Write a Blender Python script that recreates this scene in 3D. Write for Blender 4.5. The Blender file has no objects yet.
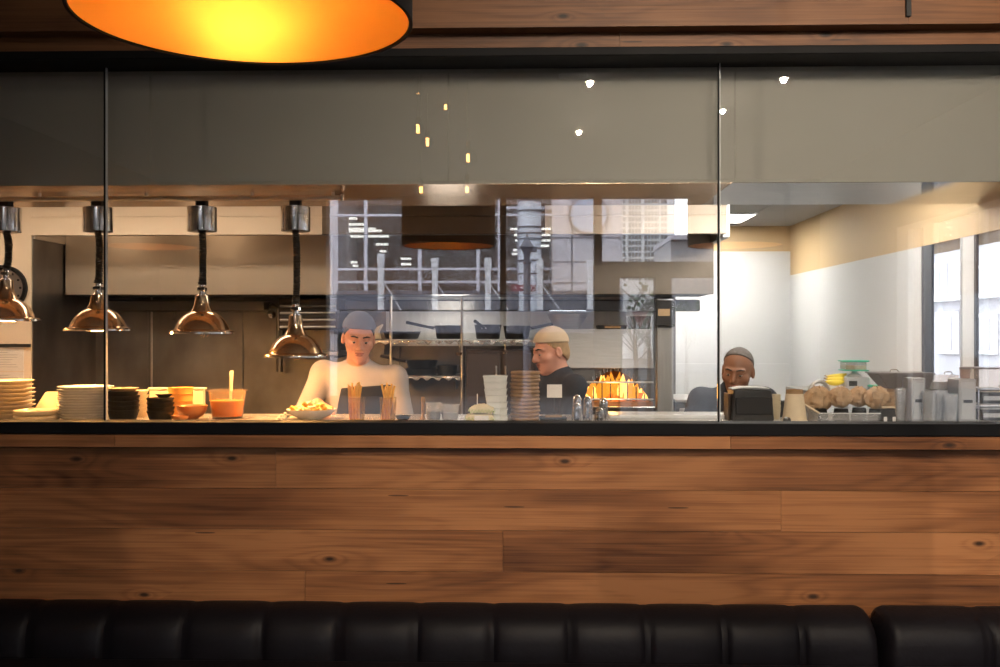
import bpy, bmesh, math, random
import numpy as np
from mathutils import Vector, Matrix
random.seed(7)
PI = math.pi
SC = bpy.context.scene
COL = SC.collection

# ---------------------------------------------------------------- camera model
YAW = math.radians(1.55)
CAM = Vector((0.0, 0.0, 1.70))
FWD = Vector((-math.sin(YAW), math.cos(YAW), 0)); RGT = Vector((math.cos(YAW), math.sin(YAW), 0)); UP = Vector((0, 0, 1))
GY = 4.2                                             # the glass front of the kitchen

def ray(px, py):
    return FWD + RGT*((px-500)/1000.0) + UP*((333.5-py)/1000.0)
def P(px, py, Y):                                    # point of the place seen at a pixel, at distance Y
    d = ray(px, py); return CAM + d*(Y/d.y)
def PXX(px, py, X):                                  # same, on a plane X = const
    d = ray(px, py); return CAM + d*(X/d.x)
def PZ(px, py, Z):                                   # same, on a height
    d = ray(px, py); return CAM + d*((Z-CAM.z)/d.z)
def R(px, py, Yv):                                   # place behind the camera that the glass mirrors at a pixel
    p = P(px, py, Yv); p.y = 2*GY-p.y; return p
def S(Y): return Y/1000.0                            # metres per pixel at distance Y

# ---------------------------------------------------------------- materials
def newmat(name):
    m = bpy.data.materials.new(name); m.use_nodes = True
    nt = m.node_tree
    for n in list(nt.nodes): nt.nodes.remove(n)
    out = nt.nodes.new('ShaderNodeOutputMaterial')
    return m, nt, out
def N(nt, t, **kw):
    n = nt.nodes.new(t)
    for k, v in kw.items():
        if k in n.inputs: n.inputs[k].default_value = v
        else: setattr(n, k, v)
    return n
def srgb(r, g, b):
    f = lambda c: (c/255/12.92) if c/255 <= .04045 else ((c/255+.055)/1.055)**2.4
    return (f(r), f(g), f(b), 1)
def mat(name, col, rough=.5, metal=0.0, var=.12, scale=6.0, stretch=(1, 1, 1), bump=0.0, coat=0.0, emit=None, estr=0.0, rvar=.08, spec=.5, aniso=0.0):
    m, nt, out = newmat(name)
    b = N(nt, 'ShaderNodeBsdfPrincipled'); nt.links.new(b.outputs[0], out.inputs[0])
    tc = N(nt, 'ShaderNodeTexCoord'); mp = N(nt, 'ShaderNodeMapping'); mp.inputs['Scale'].default_value = stretch
    nt.links.new(tc.outputs['Object'], mp.inputs[0])
    nz = N(nt, 'ShaderNodeTexNoise', Scale=scale, Detail=4.0); nt.links.new(mp.outputs[0], nz.inputs['Vector'])
    rp = N(nt, 'ShaderNodeMapRange'); rp.inputs[1].default_value = .25; rp.inputs[2].default_value = .75
    rp.inputs[3].default_value = 1-var; rp.inputs[4].default_value = 1+var
    nt.links.new(nz.outputs[0], rp.inputs[0])
    mx = N(nt, 'ShaderNodeMix', data_type='RGBA', blend_type='MULTIPLY'); mx.inputs[0].default_value = 1
    mx.inputs[6].default_value = col; nt.links.new(rp.outputs[0], mx.inputs[7]); nt.links.new(mx.outputs[2], b.inputs['Base Color'])
    rr = N(nt, 'ShaderNodeMapRange'); rr.inputs[3].default_value = max(.02, rough-rvar); rr.inputs[4].default_value = min(1, rough+rvar)
    nt.links.new(nz.outputs[0], rr.inputs[0]); nt.links.new(rr.outputs[0], b.inputs['Roughness'])
    b.inputs['Metallic'].default_value = metal; b.inputs['Coat Weight'].default_value = coat
    b.inputs['Specular IOR Level'].default_value = spec
    if aniso: b.inputs['Anisotropic'].default_value = aniso
    if bump:
        bp = N(nt, 'ShaderNodeBump', Strength=bump, Distance=.01); nt.links.new(nz.outputs[0], bp.inputs['Height']); nt.links.new(bp.outputs[0], b.inputs['Normal'])
    if emit:
        b.inputs['Emission Color'].default_value = emit; b.inputs['Emission Strength'].default_value = estr
    return m
def glassy(name, tint=(1, 1, 1, 1), refl=1.6, rough=0.0, base=0.0, haze=0.0, hazecol=(1, 1, 1, 1)):
    """thin clear sheet: what is behind shows through, what is in front mirrors by Fresnel"""
    m, nt, out = newmat(name)
    tr = N(nt, 'ShaderNodeBsdfTransparent', Color=tint); gl = N(nt, 'ShaderNodeBsdfGlossy', Roughness=rough)
    fr = N(nt, 'ShaderNodeFresnel', IOR=1.5); ge = N(nt, 'ShaderNodeNewGeometry'); ir = N(nt, 'ShaderNodeMapRange')   # the same reflectance on both faces of the sheet
    ir.inputs[3].default_value = 1.5; ir.inputs[4].default_value = 1/1.5; nt.links.new(ge.outputs['Backfacing'], ir.inputs[0]); nt.links.new(ir.outputs[0], fr.inputs['IOR'])
    ma = N(nt, 'ShaderNodeMath', operation='MULTIPLY_ADD'); ma.inputs[1].default_value = refl; ma.inputs[2].default_value = base; ma.use_clamp = True
    nt.links.new(fr.outputs[0], ma.inputs[0])
    mx = N(nt, 'ShaderNodeMixShader'); nt.links.new(ma.outputs[0], mx.inputs[0])
    src = tr
    if haze:
        df = N(nt, 'ShaderNodeBsdfDiffuse', Color=hazecol); tl = N(nt, 'ShaderNodeBsdfTranslucent', Color=hazecol)
        ad = N(nt, 'ShaderNodeMixShader'); ad.inputs[0].default_value = .5; nt.links.new(df.outputs[0], ad.inputs[1]); nt.links.new(tl.outputs[0], ad.inputs[2])
        m2 = N(nt, 'ShaderNodeMixShader'); m2.inputs[0].default_value = haze
        nt.links.new(tr.outputs[0], m2.inputs[1]); nt.links.new(ad.outputs[0], m2.inputs[2]); src = m2
    nt.links.new(src.outputs[0], mx.inputs[1]); nt.links.new(gl.outputs[0], mx.inputs[2])
    nt.links.new(mx.outputs[0], out.inputs[0])
    return m
def lampmat(name, col, strength):
    m, nt, out = newmat(name)
    e = N(nt, 'ShaderNodeEmission', Color=col, Strength=strength)
    tc = N(nt, 'ShaderNodeTexCoord'); nz = N(nt, 'ShaderNodeTexNoise', Scale=3.0); nt.links.new(tc.outputs['Object'], nz.inputs['Vector'])
    rp = N(nt, 'ShaderNodeMapRange'); rp.inputs[3].default_value = strength*.92; rp.inputs[4].default_value = strength*1.08
    nt.links.new(nz.outputs[0], rp.inputs[0]); nt.links.new(rp.outputs[0], e.inputs['Strength'])
    nt.links.new(e.outputs[0], out.inputs[0]); return m

# ---------------------------------------------------------------- mesh builder
class MB:
    def __init__(s): s.v = []; s.f = []; s.m = []; s.mi = 0
    def add(s, vs, fs):
        o = len(s.v); s.v += [tuple(v) for v in vs]
        for f in fs: s.f.append(tuple(i+o for i in f)); s.m.append(s.mi)
        return s
    def box(s, x0, x1, y0, y1, z0, z1):
        vs = [(x, y, z) for z in (z0, z1) for y in (y0, y1) for x in (x0, x1)]
        return s.add(vs, [(0, 2, 3, 1), (4, 5, 7, 6), (0, 1, 5, 4), (2, 6, 7, 3), (0, 4, 6, 2), (1, 3, 7, 5)])
    def hull8(s, bot, top):                          # two quads, bottom ring and top ring
        vs = list(bot)+list(top); n = len(bot)
        fs = [tuple(range(n-1, -1, -1)), tuple(range(n, 2*n))]+[(i, (i+1) % n, n+(i+1) % n, n+i) for i in range(n)]
        return s.add(vs, fs)
    def lathe(s, prof, n=32, c=(0, 0, 0), closed=False, mtx=None):
        vs = []; fs = []
        idx = []
        for r, z in prof:
            if r < 1e-6: idx.append([len(vs)]*n); vs.append((0, 0, z))
            else:
                idx.append(list(range(len(vs), len(vs)+n)))
                vs += [(r*math.cos(2*PI*k/n), r*math.sin(2*PI*k/n), z) for k in range(n)]
        rng = list(zip(idx[:-1], idx[1:]))
        if closed: rng.append((idx[-1], idx[0]))
        for a, b in rng:
            for k in range(n):
                q = []
                for i in (a[k], a[(k+1) % n], b[(k+1) % n], b[k]):
                    if i not in q: q.append(i)
                if len(q) > 2: fs.append(tuple(q))
        M = mtx or Matrix.Identity(4)
        return s.add([Vector(c)+(M @ Vector(v)) for v in vs], fs)
    def tube(s, pts, r, n=10, caps=True, closed=False):
        pts = [Vector(p) for p in pts]; L = len(pts)
        rs = r if isinstance(r, (list, tuple)) else [r]*L
        vs = []; prev = None
        for i, p in enumerate(pts):
            a = pts[(i-1) % L] if (closed or i > 0) else p; b = pts[(i+1) % L] if (closed or i < L-1) else p
            t = (b-a).normalized()
            if prev is None:
                u = t.cross(Vector((0, 0, 1)))
                if u.length < 1e-3: u = t.cross(Vector((1, 0, 0)))
            else: u = prev-t*prev.dot(t)
            u.normalize(); prev = u; w = t.cross(u)
            vs += [p+(u*math.cos(2*PI*k/n)+w*math.sin(2*PI*k/n))*rs[i] for k in range(n)]
        fs = []
        for i in range(L if closed else L-1):
            j = (i+1) % L
            fs += [(i*n+k, i*n+(k+1) % n, j*n+(k+1) % n, j*n+k) for k in range(n)]
        if caps and not closed: fs += [tuple(range(n-1, -1, -1)), tuple((L-1)*n+k for k in range(n))]
        return s.add(vs, fs)
    def ell(s, c, r, n=20, m=12, mtx=None):
        prof = [(math.sin(PI*i/m), -math.cos(PI*i/m)) for i in range(m+1)]
        prof[0] = (0, -1); prof[-1] = (0, 1)
        D = (mtx or Matrix.Identity(4)) @ Matrix.Diagonal((r[0], r[1], r[2], 1))
        return s.lathe(prof, n, c, mtx=D)
    def prism(s, poly, y0, y1):                      # polygon in x,z extruded along y
        n = len(poly); vs = [(x, y0, z) for x, z in poly]+[(x, y1, z) for x, z in poly]
        return s.add(vs, [tuple(range(n)), tuple(range(2*n-1, n-1, -1))]+[(i, n+i, n+(i+1) % n, (i+1) % n) for i in range(n)])
    def obj(s, name, mats, parent=None, loc=None, bevel=0, sharp=35, rotz=0, seg=2, recalc=True):
        me = bpy.data.meshes.new(name); me.from_pydata(s.v, [], s.f)
        if not isinstance(mats, (list, tuple)): mats = [mats]
        for mm in mats: me.materials.append(mm)
        me.polygons.foreach_set('material_index', s.m)
        if recalc:
            bm = bmesh.new(); bm.from_mesh(me); bmesh.ops.recalc_face_normals(bm, faces=bm.faces); bm.to_mesh(me); bm.free()
        me.polygons.foreach_set('use_smooth', [True]*len(me.polygons))
        me.set_sharp_from_angle(angle=math.radians(sharp))
        o = bpy.data.objects.new(name, me); COL.objects.link(o)
        if parent: o.parent = parent
        if loc is not None: o.location = loc
        o.rotation_euler.z = rotz
        if bevel:
            bv = o.modifiers.new('bevel', 'BEVEL'); bv.width = bevel; bv.segments = seg; bv.limit_method = 'ANGLE'; bv.angle_limit = math.radians(40)
        return o
def tag(o, label, cat=None, group=None):
    o['label'] = label
    if cat: o['category'] = cat
    if group: o['group'] = group
    return o
def thing(name, label, cat, loc, group=None, rotz=0):
    o = bpy.data.objects.new(name, None); COL.objects.link(o); o.empty_display_size = .05
    o.location = loc; o.rotation_euler = (0, 0, rotz); return tag(o, label, cat, group)
def struct(o): o['kind'] = 'structure'; return o
def dup(o, loc, label=None, group=None, rot=None):
    kids = [c for c in COL.objects if c.parent == o]
    c = o.copy(); COL.objects.link(c); c.location = loc
    if rot is not None: c.rotation_euler = rot
    if label: c['label'] = label
    if group: c['group'] = group
    for k in kids:
        g = [x for x in COL.objects if x.parent == k]
        kc = k.copy(); COL.objects.link(kc); kc.parent = c
        for y in g:
            yc = y.copy(); COL.objects.link(yc); yc.parent = kc
    return c
ORD = ['topmost', 'second from the top', 'third from the top', 'fourth from the top', 'fifth from the top', 'sixth from the top', 'seventh from the top',
       'eighth from the top', 'ninth from the top', 'tenth from the top', 'eleventh from the top', 'twelfth from the top']
def place(i, n): return 'lowest' if (i == n-1 and n > 1) else ORD[i]
def spot(name, loc, target, energy, col, size=1.2, blend=.8, rad=.05):
    l = bpy.data.lights.new(name, 'SPOT'); l.energy = energy; l.color = col; l.spot_size = size; l.spot_blend = blend; l.shadow_soft_size = rad
    o = bpy.data.objects.new(name, l); COL.objects.link(o); o.location = loc
    o.rotation_euler = (Vector(target)-Vector(loc)).to_track_quat('-Z', 'Y').to_euler(); return o
def point(name, loc, energy, col, rad=.03):
    l = bpy.data.lights.new(name, 'POINT'); l.energy = energy; l.color = col; l.shadow_soft_size = rad
    o = bpy.data.objects.new(name, l); COL.objects.link(o); o.location = loc; return o
def area(name, loc, target, energy, col, sx, sy):
    l = bpy.data.lights.new(name, 'AREA'); l.energy = energy; l.color = col; l.shape = 'RECTANGLE'; l.size = sx; l.size_y = sy
    o = bpy.data.objects.new(name, l); COL.objects.link(o); o.location = loc
    o.rotation_euler = (Vector(target)-Vector(loc)).to_track_quat('-Z', 'Y').to_euler(); return o
# ---------------------------------------------------------------- palette
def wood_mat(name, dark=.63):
    m, nt, out = newmat(name); L = nt.links.new
    b = N(nt, 'ShaderNodeBsdfPrincipled'); L(b.outputs[0], out.inputs[0])
    tc = N(nt, 'ShaderNodeTexCoord'); at = N(nt, 'ShaderNodeAttribute', attribute_name='plank')
    off = N(nt, 'ShaderNodeVectorMath', operation='MULTIPLY_ADD'); off.inputs[1].default_value = (37, 11, 23)
    L(at.outputs['Color'], off.inputs[0]); L(tc.outputs['Object'], off.inputs[2])
    def mapped(sc):
        mp = N(nt, 'ShaderNodeMapping'); mp.inputs['Scale'].default_value = sc; L(off.outputs[0], mp.inputs[0]); return mp
    def math_(op, a, b_=None, c=None, clamp=False):
        n = N(nt, 'ShaderNodeMath', operation=op); n.use_clamp = clamp
        for i, x in enumerate((a, b_, c)):
            if x is None: continue
            if isinstance(x, (int, float)): n.inputs[i].default_value = x
            else: L(x, n.inputs[i])
        return n.outputs[0]
    m1 = mapped((.55, 1, 4.2)); nz = N(nt, 'ShaderNodeTexNoise', Scale=1.0, Detail=2.0, Roughness=.45); L(m1.outputs[0], nz.inputs['Vector'])
    # knots
    def flat(mp):
        a = N(nt, 'ShaderNodeSeparateXYZ'); L(mp.outputs[0], a.inputs[0]); c = N(nt, 'ShaderNodeCombineXYZ'); L(a.outputs[0], c.inputs[0]); L(a.outputs[2], c.inputs[1]); return c
    mk = flat(mapped((2.0, 1, 4.6))); vk = N(nt, 'ShaderNodeTexVoronoi', Scale=1.0, Randomness=1.0, voronoi_dimensions='2D'); L(mk.outputs[0], vk.inputs['Vector'])
    kd = vk.outputs['Distance']; sep = N(nt, 'ShaderNodeSeparateColor'); L(vk.outputs['Color'], sep.inputs[0])
    gate = math_('GREATER_THAN', sep.outputs[0], .62)
    near = math_('MULTIPLY', math_('POWER', 2.718, math_('MULTIPLY', kd, -9.0)), gate)
    field = math_('MULTIPLY_ADD', near, .22, nz.outputs[0])
    rings = math_('SINE', math_('MULTIPLY', field, 85.0)); rings = math_('MULTIPLY_ADD', rings, .5, .5); rings = math_('POWER', rings, 2.0)
    m2 = mapped((1.3, 1, 100)); nf = N(nt, 'ShaderNodeTexNoise', Scale=1.0, Detail=5.0, Roughness=.65); L(m2.outputs[0], nf.inputs['Vector'])
    m3 = mapped((.9, 1, 2.6)); nb = N(nt, 'ShaderNodeTexNoise', Scale=1.0, Detail=3.0); L(m3.outputs[0], nb.inputs['Vector'])
    sp2 = N(nt, 'ShaderNodeSeparateColor'); L(at.outputs['Color'], sp2.inputs[0])
    val = math_('MULTIPLY_ADD', rings, .17, .12)
    val = math_('MULTIPLY_ADD', math_('SUBTRACT', nf.outputs[0], .5), 1.25, val)
    val = math_('MULTIPLY_ADD', math_('SUBTRACT', nb.outputs[0], .5), 1.9, val)
    val = math_('MULTIPLY_ADD', math_('SUBTRACT', sp2.outputs[1], .5), .2, val)
    val = math_('ADD', val, .12, clamp=True)
    rp = N(nt, 'ShaderNodeValToRGB'); L(val, rp.inputs[0]); e = rp.color_ramp.elements
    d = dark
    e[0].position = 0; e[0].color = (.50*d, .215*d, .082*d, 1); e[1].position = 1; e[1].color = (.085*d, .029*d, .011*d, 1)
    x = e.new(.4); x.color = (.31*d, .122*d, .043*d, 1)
    kn = N(nt, 'ShaderNodeMapRange'); kn.inputs[1].default_value = .02; kn.inputs[2].default_value = .065; kn.inputs[3].default_value = 1; kn.inputs[4].default_value = 0
    L(kd, kn.inputs[0]); kmask = math_('MULTIPLY', math_('MULTIPLY', kn.outputs[0], gate), .92)
    # dark drying cracks
    m4 = flat(mapped((1.6, 1, 22))); vc = N(nt, 'ShaderNodeTexVoronoi', Scale=1.0, voronoi_dimensions='2D'); L(m4.outputs[0], vc.inputs['Vector'])
    sc_ = N(nt, 'ShaderNodeSeparateColor'); L(vc.outputs['Color'], sc_.inputs[0])
    ck = math_('MULTIPLY', math_('LESS_THAN', vc.outputs['Distance'], .07), math_('GREATER_THAN', sc_.outputs[1], .94))
    mask = math_('MAXIMUM', kmask, math_('MULTIPLY', ck, .75))
    mx = N(nt, 'ShaderNodeMix', data_type='RGBA'); L(mask, mx.inputs[0]); L(rp.outputs[0], mx.inputs[6]); mx.inputs[7].default_value = (.018*d, .009*d, .006*d, 1)
    L(mx.outputs[2], b.inputs['Base Color'])
    b.inputs['Roughness'].default_value = .5; b.inputs['Specular IOR Level'].default_value = .3
    bp = N(nt, 'ShaderNodeBump', Strength=.25, Distance=.004); L(math_('SUBTRACT', 0, val), bp.inputs['Height']); L(bp.outputs[0], b.inputs['Normal'])
    return m
def steel(name, v, rough=.32, tint=(1, .97, .93), stretch=(1, 1, 30), var=.12):
    return mat(name, (v*tint[0], v*tint[1], v*tint[2], 1), rough, 1.0, var=var, scale=3, stretch=stretch, rvar=.07)
M = dict(
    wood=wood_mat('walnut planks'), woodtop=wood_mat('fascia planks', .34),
    black=mat('black frame', (.005, .005, .006, 1), .6, spec=.12), blackmatte=mat('matte black', (.01, .01, .011, 1), .7),
    leather=mat('black leather', (.0045, .0038, .0055, 1), .5, scale=60, bump=.12, var=.2, spec=.14),
    soffit=mat('grey paint', (.27, .26, .235, 1), .55, var=.06, scale=1.5), ceilplaster=mat('grey ceiling plaster', (.40, .39, .36, 1), .8, var=.05, scale=2),
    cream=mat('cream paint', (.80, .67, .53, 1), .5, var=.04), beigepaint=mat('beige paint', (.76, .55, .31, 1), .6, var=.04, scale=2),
    white=mat('white wall panel', (.86, .86, .86, 1), .45, var=.03, scale=2), whitepaint=mat('white paint', (.82, .82, .82, 1), .5, var=.04),
    steelwall=steel('brushed steel wall', .19, .42, tint=(1, .97, .95), stretch=(1.2, 1.2, .8), var=.45), steel=steel('brushed steel', .58, .34), greysteel=mat('grey steel casing', (.36, .36, .37, 1), .4, .35, stretch=(1, 1, 20)), steelbright=steel('polished steel', .72, .14),
    steeldark=steel('dark steel', .16, .35), mirrorsteel=steel('mirror polished soffit steel', .92, .07, tint=(1, 1, 1.02), stretch=(1, 6, 1)), soffitmetal=mat('polished soffit panel', (.95, .70, .47, 1), .22, .6, var=.05, scale=2, rvar=.04), warmsteel=mat('warm steel panel', (.30, .25, .20, 1), .4, .5, var=.1), umber=mat('dark bronze panel', (.10, .068, .045, 1), .4, .4, var=.1),
    countersteel=mat('counter steel', (.60, .57, .53, 1), .28, .55, stretch=(2, 20, 1)),
    brass=mat('polished copper shade', (.60, .45, .31, 1), .16, 1.0, var=.08, scale=5), chrome=mat('chrome', (.8, .79, .77, 1), .08, 1.0),
    rubber=mat('black cable sleeve', (.012, .011, .01, 1), .6), gold=mat('gold lamp lining', (.92, .45, .08, 1), .42, .55, var=.06),
    darkwall=mat('dark brown wall', (.055, .038, .026, 1), .7), floor=mat('dark floor', (.06, .05, .045, 1), .5), tilefloor=mat('pale kitchen tile', (.42, .40, .37, 1), .6),
    plate_white=mat('white glazed china', (.74, .74, .72, 1), .25, var=.03), plate_cream=mat('cream glazed china', (.72, .62, .44, 1), .3, var=.06),
    kraft=mat('kraft paper', (.50, .33, .195, 1), .85, var=.3, scale=25, bump=.6), kraftlight=mat('pale kraft paper', (.74, .60, .42, 1), .8, var=.1, scale=20),
    paper=mat('white paper', (.78, .76, .74, 1), .85, var=.03), parchment=mat('parchment', (.50, .35, .20, 1), .8, var=.08),
    boardwood=mat('brown serving board', (.30, .17, .075, 1), .55, var=.3, scale=4, stretch=(1, 9, 9)),
    blackbowl=mat('black stoneware', (.006, .006, .006, 1), .55, spec=.25), copperbowl=mat('copper bowl', (.62, .27, .11, 1), .3, .6, var=.1), orangebowl=mat('amber ramekin', (.85, .40, .09, 1), .35, var=.08),
    soup=mat('orange soup', (.88, .28, .02, 1), .3), fries=mat('fried potato', (.86, .45, .07, 1), .55, var=.2, scale=20), friespale=mat('pale fried potato', (.85, .68, .36, 1), .55, var=.15, scale=20),
    crumb=mat('white crumbled cheese', (.85, .78, .62, 1), .7), skewer=mat('wooden stick', (.70, .52, .30, 1), .6), iron=mat('cast iron', (.016, .015, .014, 1), .45, .3),
    foil=mat('crinkled foil edge', (.70, .66, .60, 1), .25, 1.0, var=.3, scale=40, bump=.6), firebrick=mat('soot dark brick', (.22, .11, .05, 1), .9, var=.4, scale=10),
    coal=mat('glowing charcoal', (.03, .015, .01, 1), .9, emit=(1, .18, .02, 1), estr=1.5, var=.5, scale=30), browndark=mat('dark brown cabinet', (.045, .027, .02, 1), .5),
    lettuce=mat('pale lettuce', (.55, .58, .26, 1), .6, var=.25, scale=20), tortilla=mat('tortilla', (.78, .66, .42, 1), .7, var=.15, scale=25),
    banana=mat('banana skin', (.80, .60, .05, 1), .5, var=.15, scale=15), greenlid=mat('green plastic', (.02, .42, .25, 1), .35), tan=mat('tan filling', (.50, .38, .20, 1), .7),
    greyplastic=mat('grey plastic', (.42, .43, .45, 1), .45), darkplastic=mat('dark grey plastic', (.020, .020, .021, 1), .4), greypan=mat('grey brown pan', (.22, .19, .18, 1), .35, .5),
    skin_a=mat('fair ruddy skin', (.62, .30, .21, 1), .5, var=.08, scale=12), skin_b=mat('brown skin', (.27, .125, .072, 1), .45, var=.1, scale=12), lip=mat('lips', (.36, .13, .10, 1), .45),
    eyewhite=mat('eye white', (.42, .38, .35, 1), .3), iris=mat('dark iris', (.02, .012, .008, 1), .15), hair_dark=mat('dark hair', (.02, .015, .012, 1), .6, var=.3, scale=60),
    hair_grey=mat('short grey hair', (.10, .085, .078, 1), .75, var=.4, scale=90, bump=.4), hair_fair=mat('fair hair', (.35, .22, .11, 1), .6, var=.3, scale=60),
    chefwhite=mat('white chef cloth', (.44, .40, .39, 1), .85, var=.06), darkcloth=mat('dark cloth', (.017, .018, .025, 1), .85, var=.15), navy=mat('navy cloth', (.014, .016, .024, 1), .8, var=.2),
    capblue=mat('slate cap cloth', (.13, .14, .19, 1), .85), captan=mat('pale tan cap', (.62, .48, .34, 1), .8), shoe=mat('black shoe', (.012, .012, .012, 1), .4),
    facade=mat('lavender grey stone', (.52, .49, .53, 1), .7, var=.08, scale=1.0), glassdark=mat('dark office wall', (.10, .075, .075, 1), .7), mullion=mat('pale mullion', (.62, .60, .68, 1), .5),
    paleblue=mat('pale sky tone', (.80, .84, .92, 1), .4, var=.03), disc=mat('blue grey sign disc', (.28, .36, .50, 1), .35), slate=mat('slate band', (.10, .10, .13, 1), .6),
    postpaint=mat('white post paint', (.82, .82, .86, 1), .5), towerwhite=mat('white tower concrete', (.85, .85, .86, 1), .7, var=.03), towerglass=mat('tower window glass', (.12, .13, .145, 1), .3),
    asphalt=mat('pavement', (.035, .035, .038, 1), .85, var=.1), bark=mat('bark', (.09, .07, .06, 1), .9), leaf=mat('grey green leaves', (.10, .13, .08, 1), .8, var=.4, scale=8),
    redsign=mat('maroon sign board', (.17, .02, .05, 1), .5), signwhite=mat('sign lettering white', (.85, .80, .80, 1), .5), pink=mat('pink pennant', (.85, .32, .32, 1), .7),
    outwhite=mat('pale painted facade', (.33, .325, .35, 1), .7, var=.04), outglass=mat('grey house window', (.25, .27, .31, 1), .3), frameblue=mat('slate door frame', (.05, .06, .085, 1), .4),
    brickbrown=mat('brown canister', (.30, .20, .16, 1), .5),
    glass=glassy('front glass', (.97, .975, .97, 1), refl=3.1), clear=glassy('clear plastic', (.93, .94, .95, 1), refl=2.0, rough=.08, haze=.26, hazecol=(.9, .9, .92, 1)),
    tubplastic=glassy('frosted plastic tub', (.95, .9, .85, 1), refl=1.5, rough=.2, haze=.12, hazecol=(.85, .66, .42, 1)), thinglass=glassy('window glass', (.96, .97, .98, 1), refl=1.0),
    jar=glassy('amber tumbler', (.93, .88, .74, 1), refl=1.2, rough=.05, haze=.05, hazecol=(.7, .55, .3, 1)),
    lamp_white=lampmat('white ceiling panel lamp', (1, .95, .88, 1), 35), litsteel=mat('steel wall lit tone', (.66, .66, .65, 1), .6, .0, stretch=(6, 6, .6), var=.1), lamp_mid=lampmat('added fill light diffuser', (1, .95, .88, 1), 22), lamp_low=lampmat('dim mellow panel lamp', (1, .75, .5, 1), 6), lamp_mellow=lampmat('mellow ceiling panel lamp', (1, .78, .56, 1), 19), brick=mat('dark red brick', (.13, .075, .06, 1), .8, var=.2, scale=3), lamp_warm=lampmat('warm bulb', (1, .55, .18, 1), 45), lamp_pendant=lampmat('amber pendant bulb', (1, .62, .22, 1), 30),
    filament=lampmat('amber filament', (1, .50, .13, 1), 22), down=lampmat('downlight lens', (1, .80, .55, 1), 45), office=lampmat('office ceiling tube', (1, .95, .86, 1), 7),
    flame=lampmat('flame', (1, .33, .03, 1), 1.6), flamecore=lampmat('flame core', (1, .50, .10, 1), 3.6), hoodlamp=lampmat('hood lamp lens', (1, .72, .42, 1), 14),
)
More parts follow.
